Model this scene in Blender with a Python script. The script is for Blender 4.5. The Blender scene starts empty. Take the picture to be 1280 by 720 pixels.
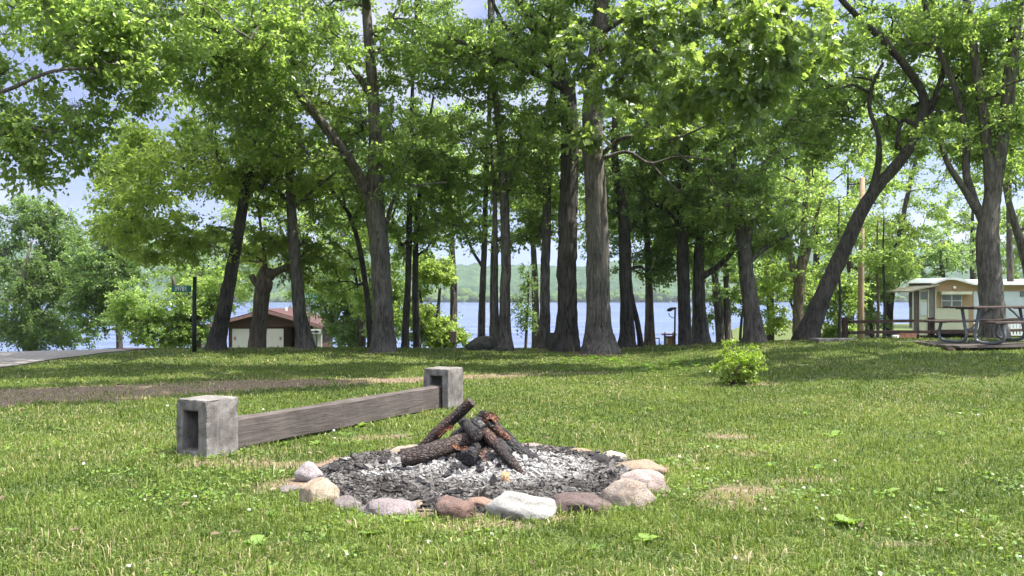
import bpy, bmesh, math, random
import numpy as np
from mathutils import Vector, noise as mnoise

random.seed(7)
rng = np.random.default_rng(11)
scene = bpy.context.scene
COL = scene.collection
F = 1108.0          # focal length in photo pixels
HZ = 373.0          # horizon row in the photo
CH = 1.5            # camera height

# ------------------------------------------------------------------ helpers
def P(px, py, d):
    return np.array([(px - 640.0) / F * d, d, CH - (py - HZ) / F * d])

def S(t):
    t = np.clip(t, 0.0, 1.0)
    return t * t * (3 - 2 * t)

def vnoise(x, y, s=1.0, seed=0.0):
    """cheap smooth 2-D noise in about [-1,1]"""
    x = np.asarray(x) * s + seed * 13.7
    y = np.asarray(y) * s + seed * 7.3
    return (np.sin(x * 1.0 + 1.7 * np.sin(y * 0.83 + seed)) * 0.40
            + np.sin(y * 1.31 + 1.3 * np.sin(x * 1.07 + 2.1)) * 0.30
            + np.sin((x + y) * 1.93 + 1.1 * np.sin((x - y) * 1.61)) * 0.20
            + np.sin((x * 0.7 - y * 1.2) * 3.1 + 0.9 * np.sin(x * 2.9)) * 0.14)

def G(x, y):
    x = np.asarray(x, float); y = np.asarray(y, float)
    right = S((x - 9) / 9)
    lip = 26.3 - 2.6 * S((-x - 11.3) / 4) + 1.5 * right
    z = 0.52 * S((x - 2.0) / 7.0) * S((y - 12) / 8.0) * (1 - 0.55 * S((y - 20) / 7.0) - .25 * S((y - 29) / 10.0))
    z = z - 2.0 * (1 - 0.78 * right) * S((y - lip) / 11.0)
    shore = 46 + 12 * S((-x - 4) / 12) + 18 * right
    z = z - 3.4 * S((y - shore) / 16.0)
    z = z + 0.025 * vnoise(x, y, 0.55, 3) * S((y - 1) / 4)
    z = z - 0.0 * x
    return z

PIT = np.array([-0.27, 7.52]); PR = 1.5

def path_center(x):
    xs = np.array([-30, -7.7, -4.6, -2.7, 0.8, 3.0])
    ys = np.array([2.0, 13.35, 15.0, 15.9, 17.6, 18.3])
    return np.interp(x, xs, ys)
def path_half(x):
    return np.interp(x, [-30, -7.7, -5.6, -4.2, -2.7, 0.8, 2.4, 3.0], [1.9, 1.60, 1.45, 1.2, .66, .36, .22, 0.0])

PATCH = [(1.72, 6.65, .50, .50), (1.70, 6.6, .30, .34), (2.42, 7.25, .5, .12), (1.45, 6.2, .14, .22), (-2.2, 7.9, .55, .35), (-1.9, 7.0, .35, .3),
         (4.1, 15.0, 1.0, .22), (2.0, 8.6, .5, .2), (-1.5, 9.6, .5, .3), (-.2, 5.75, .5, .17), (2.3, 9.6, .3, .2),
         (-2.75, 8.0, .4, .2), (7.6, 23.0, 1.0, .5), (2.3, 23.6, 1.5, .8), (1.6, 25.0, 1.0, .5), (8.4, 24.6, 1.1, .6), (-3.6, 24.4, .9, .5), (6.8, 24.8, .8, .5), (-6.2, 25.8, .7, .5), (3.4, 25.8, .7, .5), (5.0, 25.8, 1.0, .5), (-.3, 25.6, .8, .5), (1.0, 26.2, .6, .4), (-8.4, 25.2, .7, .4), (.35, 5.95, .3, .12), (1.3, 5.1, .3, .1), (2.35, 5.4, .35, .1)]
def dirt(x, y):
    x = np.asarray(x, float); y = np.asarray(y, float)
    n = vnoise(x, y, 2.3, 1) ; n2 = vnoise(x, y, 7.0, 2)
    h = path_half(x)
    m = S((h - np.abs(y - path_center(x)) + 0.30 * n + 0.20 * n2 + .12 * vnoise(x, y, 17, 6)) / 0.55 + .3) * (h > 0.02)
    for px, py, rx, ry in PATCH:
        e = np.sqrt(((x - px) / rx) ** 2 + ((y - py) / ry) ** 2)
        m = np.maximum(m, 0.74 * S((1.25 - e + 0.5 * n2 + .3 * n) / 1.1))
    r = np.hypot(x - PIT[0], y - PIT[1])
    m = np.maximum(m, S((PR + 0.12 + 0.10 * n2 - r) / 0.12))
    # lakeside terrace: worn ground below the lip
    return np.clip(m, 0, 1)

# ---- mesh building
class MB:
    def __init__(s):
        s.v = []; s.n = 0; s.f = []; s.att = []; s.smooth = []
    def add(s, v, faces, att=None, smooth=True):
        """faces: list of 2-D int arrays (same size within an array)"""
        v = np.asarray(v, float).reshape(-1, 3)
        if not isinstance(faces, list): faces = [faces]
        for f in faces:
            f = np.asarray(f, int)
            if f.size: s.f.append(f + s.n); s.smooth.append(smooth)
        s.v.append(v); s.n += len(v)
        if att is None: att = np.zeros(len(v))
        s.att.append(np.broadcast_to(np.asarray(att, float), (len(v),)))
        return s
    def build(s, name, mat, parent=None, loc=None, attname='rnd'):
        me = bpy.data.meshes.new(name)
        v = np.concatenate(s.v) if s.v else np.zeros((0, 3))
        if loc is not None: v = v - np.asarray(loc)
        me.vertices.add(len(v)); me.vertices.foreach_set('co', v.astype(np.float32).ravel())
        li = np.concatenate([f.ravel() for f in s.f]); tot = np.concatenate([np.full(len(f), f.shape[1]) for f in s.f])
        sm = np.concatenate([np.full(len(f), b) for f, b in zip(s.f, s.smooth)])
        st = np.concatenate([[0], np.cumsum(tot)[:-1]])
        me.loops.add(len(li)); me.loops.foreach_set('vertex_index', li.astype(np.int32))
        me.polygons.add(len(tot)); me.polygons.foreach_set('loop_start', st.astype(np.int32))
        me.polygons.foreach_set('use_smooth', sm.astype(bool))
        a = me.attributes.new(attname, 'FLOAT', 'POINT')
        a.data.foreach_set('value', np.concatenate(s.att).astype(np.float32))
        me.update(calc_edges=True); me.validate()
        if mat: me.materials.append(mat)
        o = bpy.data.objects.new(name, me); COL.objects.link(o)
        if parent is not None: o.parent = parent
        elif loc is not None: o.location = loc
        return o
    # primitives -------------------------------------------------
    def box(s, c, size, rot=None, bev=0.0, att=None, jit=0.0):
        sx, sy, sz = [k / 2 for k in size]
        b = min(bev, sx * .9, sy * .9, sz * .9)
        if b <= 0:
            v = np.array([[x, y, z] for z in (-sz, sz) for y in (-sy, sy) for x in (-sx, sx)], float)
            f = np.array([[0, 2, 3, 1], [4, 5, 7, 6], [0, 1, 5, 4], [2, 6, 7, 3], [0, 4, 6, 2], [1, 3, 7, 5]])
            fs = [f]
        else:
            bm = bmesh.new(); bmesh.ops.create_cube(bm, size=1)
            for q in bm.verts: q.co = Vector((q.co.x * 2 * sx, q.co.y * 2 * sy, q.co.z * 2 * sz))
            bmesh.ops.bevel(bm, geom=list(bm.edges), offset=b, segments=2, affect='EDGES', profile=.6)
            bm.verts.index_update()
            v = np.array([q.co[:] for q in bm.verts])
            d = {}
            for fc in bm.faces: d.setdefault(len(fc.verts), []).append([q.index for q in fc.verts])
            fs = [np.array(k) for k in d.values()]; bm.free()
        if jit: v = v + rng.normal(0, jit, v.shape)
        if rot is not None: v = v @ np.asarray(rot).T
        return s.add(v + np.asarray(c, float), fs, att, smooth=False)
    def prism(s, poly, y0, y1, xf=None, att=None):
        """poly = (x,z) outline, extruded along y from y0 to y1; xf maps an Nx3 array"""
        n = len(poly); p = np.array(poly, float)
        a = np.c_[p[:, 0], np.full(n, y0), p[:, 1]]; b = np.c_[p[:, 0], np.full(n, y1), p[:, 1]]
        v = np.r_[a, b]
        if xf: v = xf(v)
        q = np.array([[i, (i + 1) % n, n + (i + 1) % n, n + i] for i in range(n)])
        return s.add(v, [np.arange(n)[None, ::-1], (np.arange(n) + n)[None], q], att, smooth=False)
    def tube(s, pts, rad, sides=8, caps=True, rough=0.0, flare=None, att=None, lobes=5, smooth=True):
        pts = np.asarray(pts, float); K = len(pts); rad = np.broadcast_to(np.asarray(rad, float), (K,))
        t = np.gradient(pts, axis=0); t /= np.linalg.norm(t, axis=1)[:, None] + 1e-9
        ref = np.array([1., 0, 0]) if abs(t[0] @ np.array([1., 0, 0])) < .8 else np.array([0, 1., 0])
        u = np.zeros_like(t); cur = ref
        for i in range(K):
            cur = cur - t[i] * (cur @ t[i]); cur = cur / (np.linalg.norm(cur) + 1e-9); u[i] = cur
        w = np.cross(t, u)
        th = np.linspace(0, 2 * np.pi, sides, endpoint=False)
        R = rad[:, None] * np.ones(sides)
        if rough:
            k = np.arange(K)[:, None]; ph = rng.uniform(0, 6, 4)
            R = R * (1 + rough * (np.sin(3 * th + ph[0] + .5 * np.sin(k * .7 + ph[1])) * .5 + np.sin(7 * th + ph[2] + 1.2 * np.sin(k * .45)) * .35
                                  + rng.normal(0, .45, (K, sides)) + .4 * np.sin(k * 1.3 + 2 * th + ph[3])))
        if flare is not None:
            ph = rng.uniform(0, 6)
            R = R * (1 + flare[:, None] * (0.65 + 0.5 * np.cos(lobes * th + ph) + .25 * np.cos(3 * th + 2 * ph)))
        v = pts[:, None] + R[:, :, None] * (np.cos(th)[None, :, None] * u[:, None] + np.sin(th)[None, :, None] * w[:, None])
        i, j = np.meshgrid(np.arange(K - 1), np.arange(sides), indexing='ij')
        f = np.stack([i * sides + j, i * sides + (j + 1) % sides, (i + 1) * sides + (j + 1) % sides, (i + 1) * sides + j], -1).reshape(-1, 4)
        fs = [f]
        if caps: fs += [np.arange(sides)[None, ::-1], (np.arange(sides) + (K - 1) * sides)[None]]
        a = att
        return s.add(v.reshape(-1, 3), fs, a, smooth=smooth)
    def tubes(s, pts, rad, sides=4):
        """batch: pts (B,K,3), rad (B,K)"""
        if len(pts) == 0: return s
        B, K, _ = pts.shape
        t = np.gradient(pts, axis=1); t /= np.linalg.norm(t, axis=2)[..., None] + 1e-9
        mt = t.mean(1); ref = np.where(np.abs(mt[:, 2:3]) > .8, np.array([[1., 0, 0]]), np.array([[0, 0, 1.]]))
        u = np.cross(t, ref[:, None]); u /= np.linalg.norm(u, axis=2)[..., None] + 1e-9
        w = np.cross(t, u); th = np.linspace(0, 2 * np.pi, sides, endpoint=False)
        v = pts[:, :, None] + rad[:, :, None, None] * (np.cos(th)[None, None, :, None] * u[:, :, None] + np.sin(th)[None, None, :, None] * w[:, :, None])
        b, i, j = np.meshgrid(np.arange(B), np.arange(K - 1), np.arange(sides), indexing='ij')
        o = b * K * sides
        f = np.stack([o + i * sides + j, o + i * sides + (j + 1) % sides, o + (i + 1) * sides + (j + 1) % sides, o + (i + 1) * sides + j], -1).reshape(-1, 4)
        return s.add(v.reshape(-1, 3), f)

def rotz(a):
    c, s_ = math.cos(a), math.sin(a); return np.array([[c, -s_, 0], [s_, c, 0], [0, 0, 1]])
def rotm(ax, ay, az):
    cx, sx = math.cos(ax), math.sin(ax); cy, sy = math.cos(ay), math.sin(ay)
    return rotz(az) @ np.array([[cy, 0, sy], [0, 1, 0], [-sy, 0, cy]]) @ np.array([[1, 0, 0], [0, cx, -sx], [0, sx, cx]])
def unit(v):
    return v / (np.linalg.norm(v, axis=-1, keepdims=True) + 1e-9)
def rsphere(n):
    return unit(rng.normal(size=(n, 3)))

def tag(o, label=None, cat=None, group=None, kind=None):
    if label: o['label'] = label
    if cat: o['category'] = cat
    if group: o['group'] = group
    if kind: o['kind'] = kind
    return o
def thing(name, label, cat, loc=(0, 0, 0), group=None, rz=0.0):
    o = bpy.data.objects.new(name, None); COL.objects.link(o)
    o.location = loc; o.rotation_euler = (0, 0, rz); o.empty_display_size = .3
    return tag(o, label, cat, group)

# ------------------------------------------------------------------ materials
class NT:
    def __init__(s, name):
        s.m = bpy.data.materials.new(name); s.m.use_nodes = True
        s.t = s.m.node_tree; s.t.nodes.clear(); s.out = s.n('ShaderNodeOutputMaterial')
    def n(s, typ, **kw):
        nd = s.t.nodes.new(typ)
        for k, v in kw.items():
            if k in nd.inputs.keys() if isinstance(k, str) else False: nd.inputs[k].default_value = v
            else: setattr(nd, k, v)
        return nd
    def l(s, a, b): s.t.links.new(a, b)
    def coord(s, scale=(1, 1, 1), kind='Object'):
        c = s.n('ShaderNodeTexCoord'); m = s.n('ShaderNodeMapping'); m.inputs['Scale'].default_value = scale
        s.l(c.outputs[kind], m.inputs['Vector']); return m.outputs[0]
    def noise(s, vec, scale, detail=4, rough=.6, dist=0.0):
        nd = s.n('ShaderNodeTexNoise'); nd.inputs['Scale'].default_value = scale; nd.inputs['Detail'].default_value = detail
        nd.inputs['Roughness'].default_value = rough; nd.inputs['Distortion'].default_value = dist
        s.l(vec, nd.inputs['Vector']); return nd.outputs['Fac']
    def ramp(s, fac, stops):
        r = s.n('ShaderNodeValToRGB'); e = r.color_ramp.elements
        while len(e) < len(stops): e.new(0.5)
        for q, (p, c) in zip(e, stops): q.position = p; q.color = (*c, 1) if len(c) == 3 else c
        s.l(fac, r.inputs[0]); return r.outputs[0]
    def attr(s, name='rnd'):
        a = s.n('ShaderNodeAttribute'); a.attribute_name = name; return a.outputs['Fac']
    def mix(s, fac, a, b, mode='MIX'):
        m = s.n('ShaderNodeMix'); m.data_type = 'RGBA'; m.blend_type = mode
        for inp, val in ((0, fac), (6, a), (7, b)):
            if hasattr(val, 'is_linked'): s.l(val, m.inputs[inp])
            elif inp == 0: m.inputs[0].default_value = val
            else: m.inputs[inp].default_value = (*val, 1)
        return m.outputs[2]
    def math(s, op, a, b=0.0):
        m = s.n('ShaderNodeMath'); m.operation = op
        for i, val in enumerate((a, b)):
            if hasattr(val, 'is_linked'): s.l(val, m.inputs[i])
            else: m.inputs[i].default_value = val
        return m.outputs[0]
    def bump(s, h, strength=.5, dist=.02):
        b = s.n('ShaderNodeBump'); b.inputs['Strength'].default_value = strength; b.inputs['Distance'].default_value = dist
        s.l(h, b.inputs['Height']); return b.outputs[0]
    def pbr(s, col, rough=.8, bump=None, spec=.3, metal=0.0):
        p = s.n('ShaderNodeBsdfPrincipled')
        if hasattr(col, 'is_linked'): s.l(col, p.inputs['Base Color'])
        else: p.inputs['Base Color'].default_value = (*col, 1)
        if hasattr(rough, 'is_linked'): s.l(rough, p.inputs['Roughness'])
        else: p.inputs['Roughness'].default_value = rough
        p.inputs['Specular IOR Level'].default_value = spec; p.inputs['Metallic'].default_value = metal
        if bump is not None: s.l(bump, p.inputs['Normal'])
        return p.outputs[0]
    def done(s, sh): s.l(sh, s.out.inputs[0]); return s.m

def leaf_mat(name, dark, mid, light, trans, tfac=.58, gloss=.5):
    k = NT(name); a = k.attr(); c = k.ramp(a, [(0.05, dark), (.5, mid), (.95, light)])
    tc = k.mix(.5, c, trans, 'MIX'); tc = k.mix(1.0, tc, (2.5, 2.5, 1.9), 'MULTIPLY')
    p = k.pbr(c, .36, spec=gloss)
    t = k.n('ShaderNodeBsdfTranslucent'); k.l(tc, t.inputs['Color'])
    m = k.n('ShaderNodeMixShader'); m.inputs[0].default_value = tfac
    k.l(p, m.inputs[1]); k.l(t.outputs[0], m.inputs[2]); return k.done(m.outputs[0])

def bark_mat(name, lo, hi, moss=None):
    k = NT(name); v = k.coord((1, 1, .13)); n1 = k.noise(v, 15, 6, .72, .9)
    v2 = k.coord(); n2 = k.noise(v2, 1.6, 3)
    c = k.ramp(n1, [(.40, lo), (.60, hi)])
    c = k.mix(k.ramp(n2, [(.4, (0, 0, 0)), (.7, (1, 1, 1))]), c, tuple(q * .55 for q in hi), 'MIX') if False else k.mix(.35, c, k.ramp(n2, [(.35, lo), (.65, hi)]))
    if moss: c = k.mix(k.ramp(k.noise(v2, 2.5, 4), [(.55, (0, 0, 0)), (.7, (.6, .6, .6))]), c, moss)
    return k.done(k.pbr(c, .9, k.bump(n1, 1.0, .055), .15))

def simple(name, col, rough=.7, var=.25, scale=8, metal=0.0, spec=.3, bump=.15, stretch=(1, 1, 1)):
    k = NT(name); v = k.coord(stretch); n = k.noise(v, scale, 5, .65)
    c = k.ramp(n, [(.3, tuple(q * (1 - var) for q in col)), (.7, tuple(min(1, q * (1 + var)) for q in col))])
    return k.done(k.pbr(c, rough, k.bump(n, bump, .01), spec, metal))

LEAF = {
 'maple':  leaf_mat('maple_leaf', (.054, .094, .028), (.100, .152, .048), (.170, .222, .080), (.22, .30, .06)),
 'yellow': leaf_mat('yellow_green_leaf', (.070, .114, .026), (.120, .174, .044), (.188, .236, .072), (.26, .33, .06)),
 'dark':   leaf_mat('dark_leaf', (.042, .076, .030), (.078, .124, .050), (.132, .180, .078), (.18, .26, .07)),
 'oak':    leaf_mat('oak_leaf', (.044, .080, .020), (.092, .145, .040), (.175, .225, .070), (.24, .32, .055), .42, gloss=.9),
 'willow': leaf_mat('willow_leaf', (.050, .085, .030), (.085, .128, .048), (.12, .165, .065), (.13, .20, .05)),
 'bush':   leaf_mat('bush_leaf', (.022, .048, .012), (.10, .16, .020), (.22, .30, .035), (.27, .36, .03), .42),
}
BARK = {
 'grey':  bark_mat('grey_bark', (.028, .023, .019), (.205, .182, .158)),
 'dark':  bark_mat('dark_bark', (.014, .012, .010), (.112, .098, .085)),
 'brown': bark_mat('brown_bark', (.045, .034, .025), (.22, .175, .13)),
}
concrete = None
def concrete_mat():
    k = NT('weathered_concrete'); v = k.coord()
    a = k.noise(v, 6, 5, .65); b = k.noise(v, 60, 4, .7); st = k.noise(k.coord((9, 9, 1.2)), 1.6, 4)
    c = k.ramp(a, [(.3, (.075, .067, .060)), (.52, (.165, .150, .136)), (.75, (.25, .232, .213))])
    c = k.mix(k.ramp(st, [(.48, (0, 0, 0)), (.68, (.55, .55, .55))]), c, (.06, .056, .052))
    c = k.mix(k.ramp(b, [(.55, (0, 0, 0)), (.75, (.5, .5, .5))]), c, (.10, .095, .085))
    return k.done(k.pbr(c, .93, k.bump(k.math('ADD', a, b), .6, .012), .15))
CONC = concrete_mat()
def wood_mat(name, lo, hi, axis=0, sc=3.0, rough=.85, knots=True):
    k = NT(name); s_ = [14, 14, 14]; s_[axis] = .8
    n1 = k.noise(k.coord(tuple(s_)), sc, 5, .7, .5); n2 = k.noise(k.coord(), 2.2, 3)
    c = k.mix(.4, k.ramp(n1, [(.3, lo), (.65, hi)]), k.ramp(n2, [(.3, lo), (.7, hi)]))
    crack = k.ramp(n1, [(.30, (1, 1, 1)), (.36, (0, 0, 0))])
    c = k.mix(crack, c, tuple(q * .4 for q in lo))
    return k.done(k.pbr(c, rough, k.bump(n1, .7, .012), .2))
TIMBER = wood_mat('weathered_timber', (.024, .018, .016), (.118, .098, .088))
PLANK = wood_mat('dark_plank', (.026, .018, .015), (.085, .062, .052))
RAIL = wood_mat('rail_wood', (.026, .016, .012), (.10, .064, .048))
DECK = wood_mat('deck_wood', (.035, .029, .025), (.13, .108, .092))
POLE = wood_mat('pole_wood', (.16, .11, .07), (.36, .26, .17), axis=2)
GALV = simple('galvanised_steel', (.17, .18, .19), .5, .25, 14, .5, .5, .05)
GREYM = simple('grey_post_metal', (.022, .024, .023), .55, .2, 9, .3)

# ------------------------------------------------------------------ world, sun, camera
SUN_EL, SUN_H = math.radians(60), np.array([0.99, -0.14])
SUN_H = SUN_H / np.linalg.norm(SUN_H)
SUN_DIR = np.array([SUN_H[0] * math.cos(SUN_EL), SUN_H[1] * math.cos(SUN_EL), math.sin(SUN_EL)])
w = bpy.data.worlds.new("World"); scene.world = w; w.use_nodes = True
t = w.node_tree; t.nodes.clear()
sky = t.nodes.new('ShaderNodeTexSky'); sky.sky_type = 'NISHITA'; sky.sun_disc = False
sky.sun_elevation = SUN_EL; sky.sun_rotation = math.atan2(SUN_H[0], SUN_H[1])
sky.air_density = 1.0; sky.dust_density = .25; sky.ozone_density = 2.5; sky.altitude = 200
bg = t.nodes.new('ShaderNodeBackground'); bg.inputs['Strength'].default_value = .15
def wn(typ, **kw):
    n_ = t.nodes.new(typ)
    for k_, v_ in kw.items(): setattr(n_, k_, v_)
    return n_
tc = wn('ShaderNodeTexCoord'); W = t.links.new
# the sky is read a little above the true elevation, so the low sky is as blue as on this clear day
vm = wn('ShaderNodeVectorMath', operation='MULTIPLY_ADD'); vm.inputs[1].default_value = (1, 1, .75); vm.inputs[2].default_value = (0, 0, .30)
vn = wn('ShaderNodeVectorMath', operation='NORMALIZE'); W(tc.outputs['Generated'], vm.inputs[0]); W(vm.outputs[0], vn.inputs[0]); W(vn.outputs[0], sky.inputs['Vector'])
sx = wn('ShaderNodeSeparateXYZ'); W(tc.outputs['Generated'], sx.inputs[0])
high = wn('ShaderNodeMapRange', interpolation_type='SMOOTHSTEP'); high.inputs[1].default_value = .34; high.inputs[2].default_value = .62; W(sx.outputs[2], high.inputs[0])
def mixc(fac, a, b, mode='MIX'):
    m_ = wn('ShaderNodeMix', data_type='RGBA', blend_type=mode)
    for i_, v_ in ((0, fac), (6, a), (7, b)):
        if hasattr(v_, 'is_linked'): W(v_, m_.inputs[i_])
        else: m_.inputs[i_].default_value = v_
    return m_.outputs[2]
hs = wn('ShaderNodeHueSaturation'); hs.inputs['Saturation'].default_value = .80; hs.inputs['Hue'].default_value = .518; hs.inputs['Value'].default_value = .34; W(sky.outputs[0], hs.inputs['Color'])
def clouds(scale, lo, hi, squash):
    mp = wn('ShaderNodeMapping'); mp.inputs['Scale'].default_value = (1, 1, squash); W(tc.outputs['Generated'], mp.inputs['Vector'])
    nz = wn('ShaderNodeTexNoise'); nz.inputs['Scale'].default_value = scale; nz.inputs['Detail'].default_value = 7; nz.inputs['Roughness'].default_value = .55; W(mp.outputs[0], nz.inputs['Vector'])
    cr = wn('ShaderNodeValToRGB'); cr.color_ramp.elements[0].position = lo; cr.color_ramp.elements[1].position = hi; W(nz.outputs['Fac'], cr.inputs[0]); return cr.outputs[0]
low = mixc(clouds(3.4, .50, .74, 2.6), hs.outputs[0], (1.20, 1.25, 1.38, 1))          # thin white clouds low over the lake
top = mixc(clouds(2.2, .42, .60, 1.0), sky.outputs[0], (6.4, 6.3, 6.2, 1))            # bright clouds added overhead, out of view, to lift the ambient fill
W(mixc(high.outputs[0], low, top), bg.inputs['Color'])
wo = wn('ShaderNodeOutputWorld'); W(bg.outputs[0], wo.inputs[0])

sl = bpy.data.lights.new('sun', 'SUN'); sl.energy = 2.8; sl.angle = math.radians(.53); sl.color = (1.0, .955, .87)
so = bpy.data.objects.new('sun', sl); COL.objects.link(so)
so.rotation_euler = Vector(SUN_DIR).to_track_quat('Z', 'Y').to_euler(); so.location = (20, 10, 40)

cd = bpy.data.cameras.new('camera'); cam = bpy.data.objects.new('camera', cd); COL.objects.link(cam)
cam.location = (0, 0, CH); cam.rotation_euler = (math.radians(90), 0, 0)
cd.sensor_width = 36; cd.lens = F / 1280 * 36; cd.shift_y = (HZ - 360) / 1280; cd.clip_end = 6000; cd.clip_start = .05
scene.camera = cam
vs = scene.view_settings; vs.view_transform = 'Standard'; vs.look = 'None'; vs.gamma = 1; vs.use_curve_mapping = False; vs.exposure = 2.33
cy = scene.cycles
cy.max_bounces = 9; cy.diffuse_bounces = 5; cy.glossy_bounces = 3; cy.transmission_bounces = 4; cy.transparent_max_bounces = 6; cy.volume_bounces = 0
cy.use_denoising = True
cy.sample_clamp_indirect = 6.0; cy.caustics_reflective = False; cy.caustics_refractive = False
scene.render.use_motion_blur = False

# ------------------------------------------------------------------ ground
def grid_mesh(xs, ys, zf):
    X, Y = np.meshgrid(xs, ys); Z = zf(X, Y)
    v = np.stack([X, Y, Z], -1).reshape(-1, 3); nx, ny = len(xs), len(ys)
    i, j = np.meshgrid(np.arange(ny - 1), np.arange(nx - 1), indexing='ij')
    f = np.stack([i * nx + j, i * nx + j + 1, (i + 1) * nx + j + 1, (i + 1) * nx + j], -1).reshape(-1, 4)
    return v, f
xs = np.concatenate([np.linspace(-1500, -120, 14), np.linspace(-110, -24, 30), np.arange(-22, 22.01, .11), np.linspace(24, 110, 30), np.linspace(120, 1500, 14)])
ys = np.concatenate([np.linspace(-200, -12, 10), np.linspace(-10, 3.0, 14), np.arange(3.2, 30, .11), np.arange(30.2, 80, .8), np.linspace(82, 140, 14), np.linspace(180, 1720, 12)])
v, f = grid_mesh(xs, ys, G)
v[:, 2] = np.where(v[:, 1] > 100, np.minimum(v[:, 2], -6), v[:, 2])
def ground_mat():
    k = NT('lawn_soil'); v = k.coord()
    a = k.attr('rnd'); n1 = k.noise(v, 1.3, 5, .65); n2 = k.noise(v, 28, 5, .7); n3 = k.noise(v, 140, 3, .7)
    turf = k.mix(k.ramp(n2, [(.35, (0, 0, 0)), (.65, (1, 1, 1))]), (.050, .082, .020), (.105, .130, .045))
    turf = k.mix(k.ramp(n1, [(.4, (0, 0, 0)), (.7, (.6, .6, .6))]), turf, (.13, .125, .060))
    d = k.mix(k.ramp(n2, [(.35, (0, 0, 0)), (.65, (1, 1, 1))]), (.105, .070, .047), (.235, .172, .124))
    d = k.mix(k.ramp(n3, [(.55, (0, 0, 0)), (.7, (.8, .8, .8))]), d, (.36, .29, .22))
    c = k.mix(k.ramp(a, [(.15, (0, 0, 0)), (.7, (1, 1, 1))]), turf, d)
    return k.done(k.pbr(c, .95, k.bump(k.math('ADD', n2, n3), .7, .02), .1))
m = MB(); m.add(v, f, dirt(v[:, 0], v[:, 1]))
tag(m.build('ground', ground_mat()), kind='structure')

# road: asphalt sheet on the left crest, with a reddish stretch behind it
def strip(name, left, right, mat, dz, n=60):
    L = np.array(left, float); R = np.array(right, float)
    s_ = np.linspace(0, 1, n); q = np.linspace(0, 1, len(L))
    A = np.c_[np.interp(s_, q, L[:, 0]), np.interp(s_, q, L[:, 1])]; B = np.c_[np.interp(s_, q, R[:, 0]), np.interp(s_, q, R[:, 1])]
    k = 14; u = np.linspace(0, 1, k)[None, :, None]
    xy = A[:, None] * (1 - u) + B[:, None] * u
    xy[:, 0] += .0; e = .10 * vnoise(xy[..., 0], xy[..., 1], 1.7, 9)
    xy[:, 0, 1] += e[:, 0]; xy[:, -1, 1] += e[:, -1]
    v = np.dstack([xy, G(xy[..., 0], xy[..., 1]) + dz]).reshape(-1, 3)
    i, j = np.meshgrid(np.arange(n - 1), np.arange(k - 1), indexing='ij')
    f = np.stack([i * k + j, i * k + j + 1, (i + 1) * k + j + 1, (i + 1) * k + j], -1).reshape(-1, 4)
    mm = MB(); mm.add(v, f); return tag(mm.build(name, mat), kind='structure')
def road_mat(name, lo, hi):
    k = NT(name); v = k.coord(); n = k.noise(v, 60, 4, .7); n1 = k.noise(v, .8, 4)
    c = k.mix(.5, k.ramp(n, [(.3, lo), (.7, hi)]), k.ramp(n1, [(.3, lo), (.7, hi)]))
    return k.done(k.pbr(c, .95, k.bump(n, .5, .01), .15))
strip('road', [(-10.5, 4), (-10.9, 18), (-11.25, 24.4), (-11.0, 26.4)], [(-15.3, 4), (-15.6, 18), (-15.5, 25), (-14.6, 28.8)], road_mat('old_asphalt', (.135, .122, .112), (.22, .20, .183)), .02)
strip('side_road', [(-11.2, 26.0), (-10.3, 26.9), (-9.2, 27.3), (-7.6, 27.6)], [(-14.9, 28.4), (-13.0, 29.6), (-11.0, 30.0), (-8.0, 29.4)], road_mat('reddish_gravel', (.15, .105, .09), (.23, .165, .14)), .035)
# low worn slab in the right-hand shade
mm = MB(); c = P(1042, 441, 21.5); mm.box((c[0], 21.5, float(G(c[0], 21.5)) + .02), (1.0, .5, .10), rotz(.15), .01)
tag(mm.build('stone_slab', CONC), 'flat grey paving slab sunk in the shaded lawn before the leaning trunk', 'slab')

# lake
def lake_mat():
    k = NT('lake_water'); v = k.coord((.35, 1.0, 1)); n = k.noise(v, 1.1, 4, .6); n2 = k.noise(k.coord((.02, .16, 1)), 1, 4)
    p = k.n('ShaderNodeBsdfPrincipled'); p.inputs['IOR'].default_value = 1.33
    c = k.ramp(n2, [(.38, (.032, .045, .13)), (.60, (.10, .13, .29))]); k.l(c, p.inputs['Base Color'])
    p.inputs['Roughness'].default_value = .16
    n5 = k.noise(k.coord((.012, .09, 1)), 1, 3); k.l(k.bump(k.math('ADD', n, k.math('MULTIPLY', n5, 2.0)), .42, .10), p.inputs['Normal']); return k.done(p.outputs[0])
m = MB(); v, f = grid_mesh(np.linspace(-1490, 1490, 12), np.array([40., 60, 120, 300, 940]), lambda X, Y: np.full_like(X, -2.5)); m.add(v, f)
tag(m.build('lake', lake_mat()), kind='structure')

# far hills and shore
def hill_mat(name, lo, hi, sc=.06):
    k = NT(name); v = k.coord(); n = k.noise(v, sc, 6, .7); n2 = k.noise(v, .004, 3)
    c = k.mix(.35, k.ramp(n, [(.35, lo), (.65, hi)]), k.ramp(n2, [(.4, lo), (.6, hi)]))
    return k.done(k.pbr(c, .95, k.bump(n, 1.0, 6), .05))
def hill_z(X, Y):
    ridge = 68 + 20 * vnoise(X, 0 * X, .0042, 4) + 9 * vnoise(X, Y, .013, 5)
    h = -5 + ridge * S((Y - 960) / 340.0) + 1.5
    h = np.where(Y > 1320, h - (Y - 1320) * .12, h)
    bump = 4.2 * vnoise(X, Y, .21, 6) + 3.4 * vnoise(X, Y, .43, 7) + 5 * vnoise(X, Y, .06, 11)
    return h + bump * S((Y - 955) / 30)
m = MB(); v, f = grid_mesh(np.arange(-1100, 1101, 5.0), np.concatenate([np.arange(930, 1360, 6.0), np.arange(1370, 1700, 30)]), hill_z); m.add(v, f)
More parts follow.
